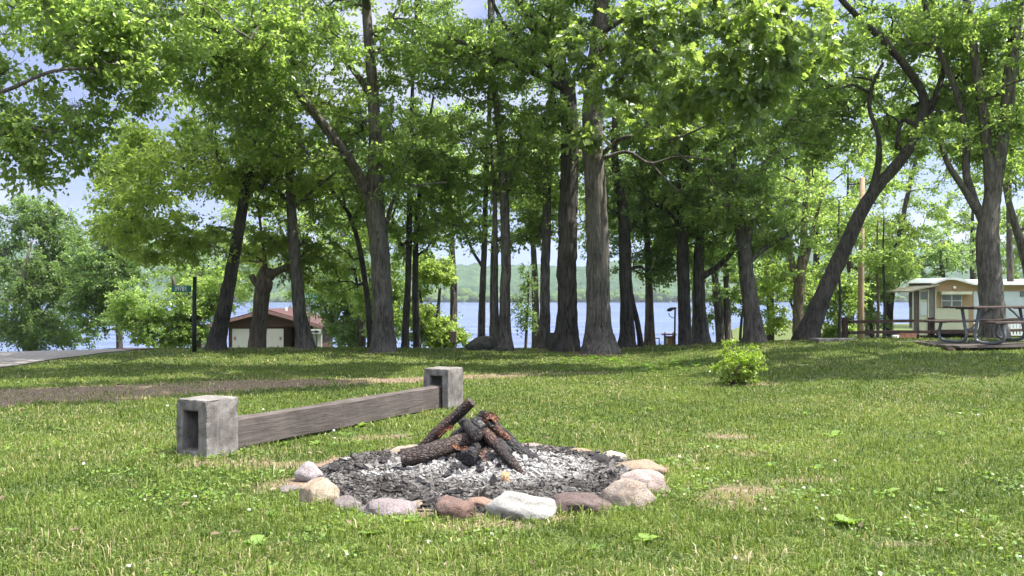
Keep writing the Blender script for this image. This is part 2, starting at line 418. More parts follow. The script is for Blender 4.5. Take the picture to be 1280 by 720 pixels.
tag(m.build('hills', hill_mat('wooded_hillside', (.014, .034, .016), (.060, .10, .040))), kind='structure')
# far shore grove: low leafy mounds, one mass
m = MB()
ico = bmesh.new(); bmesh.ops.create_icosphere(ico, subdivisions=2, radius=1); ico.verts.index_update()
IV = np.array([q.co[:] for q in ico.verts]); IF = np.array([[q.index for q in fc.verts] for fc in ico.faces]); ico.free()
ic3 = bmesh.new(); bmesh.ops.create_icosphere(ic3, subdivisions=4, radius=1); ic3.verts.index_update()
IV3 = np.array([q.co[:] for q in ic3.verts]); IF3 = np.array([[q.index for q in fc.verts] for fc in ic3.faces]); ic3.free()
for i in range(620):
    x = rng.uniform(-620, 620); y = rng.uniform(905, 960); r = rng.uniform(3, 6.5) * (1.0 if (i % 5) else 1.5)
    vv = IV * (1 + .22 * rng.normal(size=(len(IV), 1))) * np.array([r, r, r * rng.uniform(.8, 1.3)]) + np.array([x, y, -2.5 + r * .55])
    m.add(vv, IF, rng.uniform())
tag(m.build('far_shore_woods', hill_mat('far_shore_green', (.06, .11, .025), (.12, .18, .05), .3)), kind='stuff')

# summer haze over the lake: one closed box of thin air round everything
hz = MB(); hz.box((0, 760, 62), (3200, 2060, 142)); k = NT('haze_air'); pv = k.n('ShaderNodeVolumePrincipled'); pv.inputs['Density'].default_value = .00014; pv.inputs['Color'].default_value = (.80, .88, 1.0, 1); pv.inputs['Anisotropy'].default_value = .2
k.l(pv.outputs[0], k.out.inputs['Volume']); tag(hz.build('haze', k.m), kind='stuff')

# ------------------------------------------------------------------ grass
KEEP_OUT = []   # (cx,cy,hx,hy,axis angle)
def in_frame(x, y, margin=1.22):
    return np.abs(x) < (640 / F * y * margin + .4)
def scatter(y0, y1, dens):
    A = 0.5 * (y1 ** 2 - y0 ** 2) * (2 * 640 / F * 1.22) + 5.6 * (y1 - y0)
    n = int(A * dens); q = 4.0 / 1.0; y = np.sqrt(rng.uniform((y0 + q) ** 2, (y1 + q) ** 2, n)) - q; x = rng.uniform(-1, 1, n) * (640 / F * y * 1.22 + 2.8)
    return x, y
BDIR = np.array([.46, .887]); BN = np.array([.887, -.46])
BL = np.array([-2.905, 8.459]); BR = np.array([-.945, 12.23])
def free_of_things(x, y):
    ok = np.hypot(x - PIT[0], y - PIT[1]) > PR + .02
    for c in (BL, BR):
        u = (x - c[0]) * BDIR[0] + (y - c[1]) * BDIR[1]; v_ = (x - c[0]) * BN[0] + (y - c[1]) * BN[1]
        ok &= ~((np.abs(u) < .215) & (np.abs(v_) < .215))
    u = (x - BL[0]) * BDIR[0] + (y - BL[1]) * BDIR[1]; v_ = (x - BL[0]) * BN[0] + (y - BL[1]) * BN[1]
    ok &= ~((u > 0) & (u < 4.3) & (np.abs(v_) < .09))
    ok &= ~((x < -10.85 + .12 * vnoise(x, y, 2.1, 3)) & (x > -15.6))  # road edge
    return ok
def blades(x, y, h, wd):
    n = len(x); z = G(x, y) - .006
    c1 = vnoise(x, y, 3.3, 4); c2 = vnoise(x, y, 9.5, 8); c3 = vnoise(x, y, 21, 15); big = vnoise(x, y, .8, 5)
    clump = .5 + .33 * c1 + .33 * c2 + .22 * c3
    h = h * rng.lognormal(0, .34, n) * np.clip(.42 + 1.0 * clump, .25, 1.9); wd = wd * rng.uniform(.6, 1.5, n)
    a = rng.uniform(0, 2 * np.pi, n); side = np.c_[np.cos(a), np.sin(a), np.zeros(n)]
    # blades of one tuft lean the same way, and many lie nearly flat
    b = a + np.pi / 2 + rng.normal(0, .6, n); flop = rng.beta(1.3, 1.5, n) * 1.7
    lean = np.c_[np.cos(b), np.sin(b), np.zeros(n)] * (h * flop)[:, None]
    lift = h * np.clip(1.05 - .42 * flop, .22, 1.0)
    base = np.c_[x, y, z]; up = np.array([0, 0, 1.])
    v0 = base - side * wd[:, None] * .5; v1 = base + side * wd[:, None] * .5
    mid = base + lean * .40 + up * (lift * .75)[:, None]
    v2 = mid + side * wd[:, None] * .45; v3 = mid - side * wd[:, None] * .45
    v4 = base + lean + up * (lift * np.clip(1.05 - .25 * flop, .5, 1))[:, None]
    V = np.stack([v0, v1, v2, v3, v4], 1).reshape(-1, 3); o = np.arange(n)[:, None] * 5
    att = np.clip(.42 + .16 * big + .20 * c1 + .16 * c3 + rng.normal(0, .24, n), 0, 1)
    dry = rng.uniform(0, 1, n) < np.clip(.035 + .10 * (vnoise(x, y, 1.1, 12) > .2) + .5 * dirt(x, y), 0, .6); att = np.where(dry, 1.35 + rng.uniform(0, .6, n), att)
    return V, [o + np.array([[0, 1, 2, 3]]), o + np.array([[3, 2, 4]])], np.repeat(att, 5)
def grass_mat():
    k = NT('lawn_grass'); a = k.attr(); a2 = k.math('DIVIDE', a, 2.0)
    c = k.ramp(a2, [(0.02, (.046, .082, .012)), (.24, (.122, .172, .031)), (.47, (.228, .282, .068)), (.72, (.30, .255, .125)), (1.0, (.50, .43, .27))])
    p = k.pbr(c, .5, spec=.3); tt = k.n('ShaderNodeBsdfTranslucent'); k.l(k.mix(1.0, c, (1.35, 1.35, .9), 'MULTIPLY'), tt.inputs['Color'])
    mx_ = k.n('ShaderNodeMixShader'); mx_.inputs[0].default_value = .38; k.l(p, mx_.inputs[1]); k.l(tt.outputs[0], mx_.inputs[2]); return k.done(mx_.outputs[0])
gm = MB()
for (y0, y1, dens, h, wd) in ((4.3, 6.6, 7200, .054, .0062), (6.6, 9.5, 4300, .050, .0074), (9.5, 14, 2500, .044, .0095), (14, 20, 1300, .040, .0135), (20, 29.5, 480, .042, .021)):
    x, y = scatter(y0, y1, dens)
    d = dirt(x, y); ok = free_of_things(x, y) & (rng.uniform(0, 1, len(x)) > d * (.90 - .22 * (vnoise(x, y, 1.9, 17) > .25)))
    x, y = x[ok], y[ok]
    V, Fs, A = blades(x, y, h, wd); gm.add(V, Fs, A, smooth=False)
tag(gm.build('grass', grass_mat()), kind='stuff')

# broad-leaved weeds and clover in the turf
wm = MB()
def rosettes(x, y, r, nl, att0):
    for xi, yi, ri, ni in zip(x, y, r, nl):
        z = float(G(xi, yi)); a0 = rng.uniform(0, 6)
        for q in range(ni):
            a = a0 + q * 2 * np.pi / ni + rng.normal(0, .25); l = ri * rng.uniform(.7, 1.1); ww = l * rng.uniform(.28, .42); e = rng.uniform(.15, .75)
            dx = np.array([math.cos(a), math.sin(a), 0]); sd = np.array([-dx[1], dx[0], 0]); up = np.array([0, 0, 1.])
            b = np.array([xi, yi, z + .012])
            ts = [0, .3, .65, 1.0]; ws = [.12, .8, .95, .0]; V = []
            for t_, w_ in zip(ts, ws):
                c = b + dx * l * t_ + up * l * (e * t_ - .35 * t_ * t_)
                V += [c - sd * ww * w_ + up * .15 * ww * w_, c, c + sd * ww * w_ + up * .15 * ww * w_]
            fs = []
            for i in range(3): fs += [[3 * i, 3 * i + 1, 3 * i + 4, 3 * i + 3], [3 * i + 1, 3 * i + 2, 3 * i + 5, 3 * i + 4]]
            wm.add(V, np.array(fs), att0 + rng.uniform(-.2, .2))
x, y = scatter(4.6, 12, 1.7); ok = free_of_things(x, y) & (dirt(x, y) < .4); x, y = x[ok], y[ok]
rosettes(x, y, rng.uniform(.04, .09, len(x)), rng.integers(4, 8, len(x)), .55)
for px, py, d, r in ((507, 660, 5.8, .13), (485, 655, 5.95, .11), (1060, 658, 5.85, .13), (1105, 622, 6.7, .12), (1040, 545, 9.6, .14), (1235, 652, 5.95, .10), (455, 655, 5.9, .1), (520, 668, 5.7, .1), (805, 682, 5.4, .1), (318, 686, 5.3, .1), (450, 528, 10.4, .12), (655, 552, 9.3, .1), (395, 555, 9.1, .1), (445, 553, 9.2, .1)):
    c = P(px, py, d); rosettes([c[0]], [d], [r], [7], .75)
# low leafy clumps in the shade under the big trunks and at the leaning trunk's foot
for px0, px1, py, d, n in ((770, 880, 462, 19.0, 60), (690, 790, 455, 21.5, 40), (1020, 1060, 424, 25.0, 40), (990, 1030, 421, 25.4, 30)):
    for q in range(n):
        px = rng.uniform(px0, px1); dd = d + rng.uniform(-1.2, 1.2); xx = (px - 640) / F * dd
        rosettes([xx], [dd], [rng.uniform(.08, .17)], [6], .15)
# clover leaves: small round discs
x, y = scatter(4.4, 9, 420); cl = vnoise(x, y, 1.7, 21) + .4 * vnoise(x, y, 5, 22); ok = (cl > .25) & free_of_things(x, y) & (dirt(x, y) < .5); x, y = x[ok], y[ok]
n = len(x); r = rng.uniform(.006, .012, n) * (1 + .03 * y); nn = unit(np.c_[rng.normal(0, .45, n), rng.normal(0, .45, n), np.ones(n)])
u = unit(np.cross(nn, np.array([0.3, 1, 0.1]))); v_ = np.cross(nn, u); th = np.linspace(0, 2 * np.pi, 6, endpoint=False)
C = np.c_[x, y, G(x, y) + rng.uniform(.025, .055, n)]
V = C[:, None] + r[:, None, None] * (np.cos(th)[None, :, None] * u[:, None] + np.sin(th)[None, :, None] * v_[:, None])
wm.add(V.reshape(-1, 3), np.arange(n * 6).reshape(n, 6), np.repeat(rng.uniform(.2, .9, n), 6), smooth=False)
tag(wm.build('weeds', leaf_mat('weed_leaf', (.05, .10, .018), (.10, .17, .03), (.17, .25, .05), (.22, .32, .04), .3)), kind='stuff')
# white clover heads
x, y = scatter(4.7, 12, .5); ok = free_of_things(x, y) & (dirt(x, y) < .3) & (vnoise(x, y, .7, 31) > -.2); x, y = x[ok], y[ok]
bm_ = MB()
for xi, yi in zip(x, y):
    r = rng.uniform(.007, .012) * (1 + .02 * yi); bm_.add(IV * r * np.array([1, 1, .8]) * (1 + .15 * rng.normal(size=(len(IV), 1))) + np.array([xi, yi, float(G(xi, yi)) + rng.uniform(.045, .075)]), IF)
tag(bm_.build('clover_blossoms', simple('clover_white', (.62, .60, .55), .8, .15, 60)), kind='stuff')
# dead leaves and straw bits on the turf
lm = MB(); x, y = scatter(4.6, 20, 9); ok = free_of_things(x, y); x, y = x[ok], y[ok]; n = len(x)
near = np.exp(-((np.hypot(x - PIT[0], y - PIT[1]) - 1.9) / .8) ** 2); ok = rng.uniform(0, 1, n) < .05 + .5 * near + .55 * (dirt(x, y) > .6); x, y = x[ok], y[ok]; n = len(x)
a = rng.uniform(0, 6.28, n); l = rng.uniform(.012, .042, n); wd_ = l * rng.uniform(.15, .6, n); dx = np.c_[np.cos(a), np.sin(a), rng.uniform(-.2, .5, n)]; sd = np.c_[-np.sin(a), np.cos(a), rng.uniform(-.3, .3, n)]
C = np.c_[x, y, G(x, y) + rng.uniform(.02, .05, n)]
V = np.stack([C - dx * l[:, None], C + sd * wd_[:, None], C + dx * l[:, None], C - sd * wd_[:, None] + np.array([0, 0, .01])], 1).reshape(-1, 3)
lm.add(V, np.arange(4 * n).reshape(n, 4), np.repeat(rng.uniform(0, 1, n), 4), smooth=False)
k = NT('dead_leaf'); dl = k.done(k.pbr(k.ramp(k.attr(), [(0, (.08, .052, .032)), (.5, (.16, .11, .075)), (1, (.22, .17, .12))]), .8))
tag(lm.build('litter', dl), kind='stuff')

# ------------------------------------------------------------------ trees
OAK_HALF = np.array([(0, 0), (.10, .06), (.24, .30), (.36, .12), (.52, .42), (.62, .16), (.80, .30), (1.0, 0)])
def leaves(mb, C, out, R, per, size, flat=.45, droop=.25, lobed=False, cl_att=None, scale=None):
    """sprays of leaves round clump centres C (M,3) growing along out (M,3)"""
    M = len(C)
    if M == 0: return
    nt = 7; nl = max(1, per // nt)
    hz = out * np.array([1, 1, .5])
    td = unit(hz[:, None] * .7 + rsphere(M * nt).reshape(M, nt, 3) * np.array([1, 1, flat]))
    L = R[:, None] * rng.uniform(.55, 1.15, (M, nt))
    tt = rng.uniform(0, 1, (M, nt, nl)) ** .75
    p = C[:, None, None] - hz[:, None, None] * (R * .35)[:, None, None, None] + td[:, :, None] * (L[:, :, None] * tt)[..., None]
    p = p + rng.normal(0, 1, (M, nt, nl, 3)) * (R * .085)[:, None, None, None] * np.array([1, 1, .7])
    p[..., 2] -= droop * R[:, None, None] * tt ** 2
    n = M * nt * nl
    sc = size * (np.ones(M) if scale is None else scale)
    l = (sc[:, None, None] * rng.uniform(.65, 1.3, (M, nt, nl))).reshape(n)
    p = p.reshape(n, 3)
    tdn = np.broadcast_to(td[:, :, None], (M, nt, nl, 3)).reshape(n, 3)
    ax = unit(tdn * .55 + rng.normal(0, .55, (n, 3)) - np.array([0, 0, .35]))
    nr = np.array([0, 0, .75]) + rng.normal(0, .6, (n, 3)); nr = unit(nr - ax * (nr * ax).sum(1)[:, None]); sd = np.cross(nr, ax)
    ca = rng.uniform(0, 1, M) if cl_att is None else cl_att
    at = np.clip(np.repeat(ca, nt * nl) * .38 + rng.uniform(0, 1, n) * .62, 0, 1)
    if lobed:
        H = OAK_HALF; k = len(H); up_ = .18
        A = H[:, 0][None, :, None] * ax[:, None]; 
        left = A + H[:, 1][None, :, None] * (sd[:, None] + nr[:, None] * up_); right = A - H[:, 1][None, :, None] * (sd[:, None] - nr[:, None] * up_)
        bend = -(H[:, 0] ** 2)[None, :, None] * nr[:, None] * .18
        V = p[:, None] + l[:, None, None] * np.concatenate([left + bend, (right + bend)[:, 1:-1]], 1)
        o = np.arange(n)[:, None] * (2 * k - 2)
        f1 = np.arange(k)[None]; f2 = np.array([[k - 1] + list(range(2 * k - 3, k - 1, -1)) + [0]])
        mb.add(V.reshape(-1, 3), [o + f1[:, ::-1], o + f2[:, ::-1]], np.repeat(at, 2 * k - 2), smooth=False)
    else:
        wv = .34 * l[:, None]
        a1 = p + ax * (l * .5)[:, None] + sd * wv + nr * (l * .09)[:, None]
        a2 = p + ax * l[:, None] - nr * (l * .12)[:, None]
        a3 = p + ax * (l * .5)[:, None] - sd * wv + nr * (l * .09)[:, None]
        V = np.stack([p, a1, a2, a3], 1).reshape(-1, 3); o = np.arange(n)[:, None] * 4
        mb.add(V, [o + np.array([[0, 2, 1]]), o + np.array([[0, 3, 2]])], np.repeat(at, 4), smooth=False)

def poly_resample(pts, step=.14):
    pts = np.asarray(pts, float); d = np.r_[0, np.cumsum(np.linalg.norm(np.diff(pts[:, :3], axis=0), axis=1))]
    n = max(4, int(d[-1] / step)); s_ = np.linspace(0, d[-1], n)
    # smooth with a Catmull-Rom-like cubic through the points
    out = np.zeros((n, pts.shape[1]))
    tang = np.gradient(pts, d, axis=0)
    idx = np.clip(np.searchsorted(d, s_, side='right') - 1, 0, len(d) - 2)
    h = d[idx + 1] - d[idx]; u = (s_ - d[idx]) / h
    h00 = 2 * u ** 3 - 3 * u ** 2 + 1; h10 = u ** 3 - 2 * u ** 2 + u; h01 = -2 * u ** 3 + 3 * u ** 2; h11 = u ** 3 - u ** 2
    for c in range(pts.shape[1]):
        out[:, c] = h00 * pts[idx, c] + h10 * h * tang[idx, c] + h01 * pts[idx + 1, c] + h11 * h * tang[idx + 1, c]
    return out

def tree(name, label, cat, d, limbs, env, leaf='maple', bark='grey', size=.15, per=98, R=.62, group=None, lobed=False, flare=.9, base_z=None, sides=18, flat=.45, droop=.25, lodtop=True, branch_r=.011, rough=.05, mid=True):
    """limbs: list of polylines [(px, py, width_px, depth offset), ...]; the first one starts at the ground.
       env: crown ellipsoids (px, py, depth offset, rx, ry, rz, clumps), radii in metres"""
    b0 = limbs[0][0]; bx = (b0[0] - 640) / F * (d + b0[3]); by = d + b0[3]
    bz = float(G(bx, by)) if base_z is None else base_z
    base = np.array([bx, by, bz])
    tm = MB(); nodes = []; nrad = []
    for li, lb in enumerate(limbs):
        q = []
        for (px, py, wpx, dd) in lb:
            p = P(px, py, d + dd); q.append([*p, max(.012, .87 * wpx / F * (d + dd) / 2)])
        q = np.array(q)
        if li == 0 or lb[0][1] >= b0[1] - 3:
            gz = float(G(q[0, 0], q[0, 1])) if base_z is None else base_z
            q[0, 2] = gz - .02
            q = np.r_[[[q[0, 0], q[0, 1], gz - .35, q[0, 3]]], q]
            grounded = True
        else: grounded = False
        rs = poly_resample(q, .13 if sides > 12 else .2)
        rs[:, 3] = np.maximum(rs[:, 3], .01)
        wob = (rng.normal(0, 1, (len(rs), 2))); kk = np.ones(21) / 21
        if len(rs) > 24:
            for c in range(2): rs[:, c] += np.convolve(wob[:, c], kk, 'same') * .09 * np.minimum(1, rs[:, 3] * 4)
        fl = None
        if grounded:
            hgt = np.maximum(0, rs[:, 2] - gz); fl = flare * .42 * np.exp(-hgt / (.10 + rs[0, 3] * .55))
        tm.tube(rs[:, :3], rs[:, 3], sides if li == 0 or grounded else max(8, sides - 6), rough=rough, flare=fl)
        lo = .30 if li == 0 or grounded else .1
        sel = rs[int(len(rs) * lo):: 2] if len(rs) > 6 else rs
        nodes.append(sel[:, :3]); nrad.append(sel[:, 3])
    nodes = np.concatenate(nodes); nrad = np.concatenate(nrad)
    # clump centres
    C = []; CR = []
    if group == GT and 'giant' not in name and mid:
        q = [p_ for p_ in limbs[0] if 60 < p_[1] < 270]
        if q:
            q = q[len(q) // 2]; env = env + [(q[0], 185, -.4, 2.0, 1.7, 1.5, 34)]
    for (px, py, dd, rx, ry, rz, n) in env:
        c = P(px, py, d + dd); k = 0; tries = 0
        got = []
        while k < n and tries < 60:
            q = rsphere(n * 2) * (rng.uniform(0, 1, (n * 2, 1)) ** .42)
            q = q * np.array([rx, ry, rz]) + c
            nz_ = np.sin(q[:, 0] * 1.5 + 1.3 * np.sin(q[:, 2] * 1.1 + dd)) + np.sin(q[:, 1] * 1.3 + q[:, 2] * .7) + np.sin(q[:, 2] * 2.1 + q[:, 0] * .6 + len(limbs))
            q = q[(nz_ + rng.normal(0, .6, len(q)) > -.55) & (q[:, 2] > G(q[:, 0], q[:, 1]) + .35)]
            got.append(q); k += len(q); tries += 1
        C.append(np.concatenate(got)[:n])
    C = np.concatenate(C); M = len(C)
    # connect clumps to the skeleton, nearest first
    dist = np.min(np.linalg.norm(C[:, None] - nodes[None], axis=2), axis=1); order = np.argsort(dist); C = C[order]
    K = 6; N = list(nodes); paths = np.zeros((M, K, 3)); parent = np.full(M, -1); out = np.zeros((M, 3))
    allN = np.zeros((len(nodes) + M * 4, 3)); allN[:len(nodes)] = nodes; own = np.full(len(allN), -1); cnt = len(nodes); prad = np.zeros(len(allN)); prad[:cnt] = nrad
    attach = np.zeros(M, int)
    for i in range(M):
        dv = allN[:cnt] - C[i]; dd_ = np.sqrt((dv * dv).sum(1)) + .6 * np.maximum(0, dv[:, 2])
        j = int(np.argmin(dd_)); a = allN[j]; e = C[i]; L = np.linalg.norm(e - a)
        mid = a + (e - a) * .5 + np.array([0, 0, .14 * L]) + rng.normal(0, .07 * L, 3)
        tt = np.linspace(0, 1, K)[:, None]; path = (1 - tt) ** 2 * a + 2 * tt * (1 - tt) * mid + tt ** 2 * e
        path[1:-1] += rng.normal(0, .025 * L, (K - 2, 3))
        paths[i] = path; parent[i] = own[j]; attach[i] = j
        if L > .25:
            allN[cnt:cnt + 4] = path[2:]; own[cnt:cnt + 4] = i; cnt += 4
        out[i] = (e - a) / (L + 1e-6)
    tot = np.ones(M)
    for i in range(M - 1, -1, -1):
        if parent[i] >= 0: tot[parent[i]] += tot[i]
    r0 = branch_r * tot ** .55
    for i in range(M):
        lim = nrad[attach[i]] * .75 if attach[i] < len(nodes) else r0[parent[i]] * .85
        r0[i] = min(r0[i], max(lim, .006))
    rad = r0[:, None] * np.linspace(1, .55, K)[None]
    big = r0 > .03
    tm.tubes(paths[big], rad[big], 7); tm.tubes(paths[~big], rad[~big], 4)
    # fine twigs at each clump
    nt = 3; tw = unit(out[:, None] * .6 + rsphere(M * nt).reshape(M, nt, 3) * np.array([1, 1, .5])); e = C[:, None] + tw * R * rng.uniform(.4, .9, (M, nt, 1))
    st = np.broadcast_to(C[:, None], e.shape); pt = np.stack([st, (st + e) / 2 + rng.normal(0, .03, e.shape), e], 2).reshape(-1, 3, 3)
    tm.tubes(pt, np.broadcast_to(np.array([.007, .005, .003]), (len(pt), 3)), 3)
    lv = MB()
    px = C[:, 0] / C[:, 1] * F + 640; py = HZ - (C[:, 2] - CH) / C[:, 1] * F
    off = ((px < -140) | (px > 1420) | (py < -90)) if lodtop else np.zeros(M, bool)
    RR = R * rng.uniform(.75, 1.3, M)
    leaves(lv, C[~off], out[~off], RR[~off], int(per * (.72 if lobed else .92)), size * (1 if lobed else .86), flat, droop, lobed)
    near = off & (C[:, 1] < 19); off = off & ~near
    if near.any(): leaves(lv, C[near], out[near], RR[near] * 1.1, int(per * .95), size * 1.45, flat, droop, False)  # unseen near clumps get fuller, larger leaves to deepen the lawn shade
    if off.any(): leaves(lv, C[off], out[off], RR[off] * 1.15, max(21, int(per * .4)), size * 1.4, flat, droop, False)
    root = thing(name, label, cat, tuple(base), group)
    tm.build('trunk', BARK[bark], root, base)
    lv.build('crown', LEAF[leaf], root, base)
    return root

# ---- trees of the grove, from left to right (pixel rows are only used to place real trunks at real distances)
GT = 'tall trees of the lakeside grove'
LF = tree('maple_tree', 'broad tree beyond the left edge, only its drooping dark boughs hang against the blue sky', 'tree', 17.0,
     [[(-110, 480, 50, 0), (-108, 330, 42, 0), (-112, 150, 38, 0), (-100, -100, 28, 0), (-95, -300, 14, 0)],
      [(-100, -40, 16, 0), (0, -110, 12, -1), (150, -150, 9, -2), (280, -220, 6, -3.4), (420, -265, 4, -4.2)],  # unseen limb added to carry the path-shading clumps
      [(-110, 170, 14, 0), (-50, 130, 9, -.5), (10, 112, 6, -1), (70, 88, 4.5, -1.2), (130, 85, 3, -1)],
      [(-110, 230, 11, 0), (-40, 185, 7, -.6), (20, 160, 4.5, -1), (70, 165, 2.5, -1.1)]],
     [(30, 70, -1, 2.6, 2.0, 1.3, 120), (130, 55, -.5, 2.2, 2.0, 1.2, 80), (40, 150, -1, 1.25, 1, .6, 34), (95, 185, -1.1, .30, .3, .42, 6), (50, 205, -1.1, .30, .3, .35, 5), (10, 190, -1, .5, .5, .45, 8),
      (-110, -80, 0, 4, 3.5, 2.5, 60), (400, -276, -4.2, 2.7, 1.2, .7, 130), (560, -240, -3.6, 1.8, 1.0, .6, 50)], 'maple', 'grey', .13, 98, .5, GT)  # last two clump groups are added out of view to shade the path
tree('leaning_tree', 'slender dark trunk leaning right beside the green number sign', 'tree', 25.6,
     [[(272, 437, 25, 0), (283, 380, 20, 0), (293, 320, 17, 0), (303, 260, 15, 0), (314, 190, 12, 0), (324, 110, 9, 0), (332, 20, 7, 0), (338, -90, 5, 0)],
      [(297, 292, 5, 0), (275, 284, 4, -.4), (250, 296, 3, -.8), (235, 305, 2, -1)]],
     [(178, 255, 1.5, 1.5, 1.6, 1.9, 70), (165, 190, 1.5, 1.2, 1.2, 1.0, 40), (215, 170, .5, 1.8, 1.6, 1.4, 60), (200, 250, -.8, 2.0, 1.8, 1.7, 75), (215, 292, -1.2, 1.6, 1.2, .75, 40), (290, 215, .5, 1.8, 1.6, 1.6, 60), (310, 90, 0, 2.6, 2.2, 2, 80), (330, -110, 0, 3.5, 3.5, 2.5, 55)], 'yellow', 'dark', .135, 98, .55, GT)
tree('pollarded_tree', 'thick brown lopped trunk with broken limb stubs standing before the red roof', 'tree', 26.8,
     [[(322, 436, 24, 0), (325, 400, 22, 0), (328, 365, 22, 0), (332, 342, 20, 0), (334, 334, 15, 0)],
      [(331, 352, 14, 0), (343, 341, 12, -.1), (354, 336, 10, -.2), (361, 331, 9, -.3), (363, 326, 7, -.3)],
      [(327, 362, 10, 0), (318, 352, 9, .1), (314, 344, 9, .1)],
      [(334, 365, 9, -.3), (338, 354, 8, -.4), (336, 348, 7, -.45)],
      [(333, 345, 8, 0), (330, 315, 5, 0), (326, 285, 4, 0), (322, 250, 3, 0)],
      [(356, 336, 4, -.2), (366, 318, 3, -.2), (380, 300, 2, -.1)]],
     [(325, 300, .2, 1.5, 1.2, .8, 44), (370, 305, .2, .8, .8, .55, 14)], 'yellow', 'brown', .12, 84, .45, GT, flare=.35)
tree('maple_tree', 'patchy grey trunk rising at the right corner of the red-roofed shed', 'tree', 26.2,
     [[(382, 435, 24, 0), (375, 390, 19, 0), (369, 330, 17, 0), (364, 270, 14, 0), (362, 200, 12, 0), (366, 90, 9, 0), (370, -40, 6, 0)],
      [(364, 262, 6, 0), (395, 235, 4, -.3), (420, 215, 3, -.6)]],
     [(365, 225, .6, 2.2, 2.0, 1.3, 65), (400, 330, .9, 1.0, 1.0, .7, 22), (390, 60, 0, 2.6, 2.2, 2.2, 70), (380, -120, 0, 3, 3, 2, 40)], 'yellow', 'grey', .135, 98, .55, GT)
tree('thin_tree', 'thin dark trunk bending left behind the tall forked tree', 'tree', 27.5,
     [[(463, 437, 9, 0), (461, 400, 8, 0), (456, 350, 8, 0), (448, 305, 7, 0), (437, 270, 6, 0), (420, 245, 5, 0), (400, 220, 3, 0)]],
     [(420, 290, .3, 1.3, 1.2, 1.2, 34), (440, 220, .5, 1.5, 1.4, 1.1, 34), (425, 350, .8, .9, .9, .8, 20)], 'maple', 'dark', .12, 84, .5, GT, sides=10)
tree('maple_tree', 'tall forked trunk sending a long dark limb to the upper left', 'tree', 24.8,
     [[(480, 441, 33, 0), (479, 390, 29, 0), (475, 310, 28, 0), (469, 250, 27, 0), (470, 180, 19, 0), (466, 110, 16, 0), (460, 40, 14, 0), (456, -80, 11, 0), (455, -250, 7, 0)],
      [(467, 255, 20, 0), (443, 210, 15, -.4), (412, 165, 14, -1), (375, 120, 13, -1.6), (335, 84, 11, -2.2), (285, 45, 9, -3), (225, 15, 6, -3.5)],
      [(469, 130, 10, 0), (452, 102, 9, -.2), (425, 65, 7, -.5), (405, 30, 5, -.7)],
      [(483, 280, 7, 0), (497, 242, 5, .2), (522, 232, 4, .4), (560, 228, 3, .6)],
      [(459, 10, 11, 0), (450, -60, 10, -3), (450, -110, 8, -6), (500, -150, 6, -8), (570, -180, 4, -9.6)]],  # long forward limb out of view, added to hold the shade clumps
     [(330, 60, -2, 2.6, 2.2, 1.6, 90), (215, 30, -3.3, 3.0, 2.4, 1.7, 110), (300, 150, -2, 1.6, 1.4, 1.0, 40), (430, 10, 0, 3.2, 2.6, 2.4, 90), (410, 160, .6, 1.5, 1.5, 1.3, 40),
      (470, -200, 0, 5, 4.5, 3.5, 80), (540, 110, .3, 1.8, 1.8, 1.8, 40), (400, -130, -7, 3.4, 2.0, 1.0, 85), (650, -215, -10.4, 2.6, 1.2, .7, 120), (540, -140, -6.5, 2.6, 1.6, 1.0, 50), (240, -110, -7.5, 2.6, 1.6, .9, 55)], 'maple', 'grey', .14, 98, .58, GT)  # groups set far forward are unseen, added to shade the dirt path
tree('thin_tree', 'left of two thin straight trunks beside the bright round bush', 'tree', 27.6,
     [[(506, 437, 11, 0), (510, 350, 9, 0), (512, 250, 8, 0), (514, 150, 6, 0), (519, 40, 4, 0), (523, -60, 3, 0)]],
     [(505, 210, 0, 1.5, 1.4, 2.2, 66), (500, 300, .6, .9, .9, .7, 16), (515, 40, 0, 2, 1.8, 1.8, 46)], 'maple', 'dark', .12, 90, .5, GT, sides=10)
tree('thin_tree', 'right of two thin straight trunks beside the bright round bush', 'tree', 28.2,
     [[(521, 437, 11, 0), (519, 350, 9, 0), (522, 265, 7, 0), (530, 195, 5, 0), (542, 120, 3, 0)]],
     [(545, 190, 0, 1.5, 1.4, 1.5, 40), (530, 285, .5, 1.1, 1.0, 1.1, 32)], 'maple', 'dark', .12, 90, .5, GT, sides=10)
tree('lakeside_tree', 'slim trunk rising behind the large mossy boulder', 'tree', 27.6,
     [[(602, 436, 12, 0), (603, 380, 10, 0), (606, 300, 8, 0), (608, 220, 7, 0), (613, 120, 6, 0), (617, 0, 5, 0), (620, -100, 3, 0)],
      [(604, 335, 5, 0), (590, 312, 4, .1), (580, 285, 3, .2), (571, 240, 2, .3)]],
     [(585, 200, 0, 1.8, 1.6, 1.6, 46), (565, 265, .2, 1.2, 1.0, .8, 24), (620, 40, 0, 2.2, 2, 1.9, 50)], 'maple', 'grey', .12, 90, .5, GT, sides=12)
tree('lakeside_tree', 'twin-stemmed trunk joined at the foot just right of the mossy boulder', 'tree', 26.0,
     [[(632, 438, 20, 0), (631, 390, 16, 0), (632, 310, 14, 0), (629, 225, 12, 0), (622, 150, 9, 0), (615, 90, 8, 0), (612, 0, 6, 0), (610, -120, 4, 0)],
      [(621, 436, 11, .2), (619, 385, 9, .2), (620, 310, 7, .2), (618, 235, 6, .2), (614, 180, 4, .2)],
      [(630, 240, 5, 0), (642, 205, 4, 0), (652, 170, 3, 0)]],
     [(600, 70, 0, 2.2, 2, 1.8, 56), (650, 200, 0, 1.5, 1.4, 1.4, 44), (610, 250, .3, 1.0, 1.0, .8, 18), (590, 285, .8, 1.1, 1.0, .5, 14), (640, 290, .8, .8, .8, .5, 12), (610, -110, 0, 3, 3, 2.2, 36)], 'maple', 'grey', .12, 90, .52, GT)
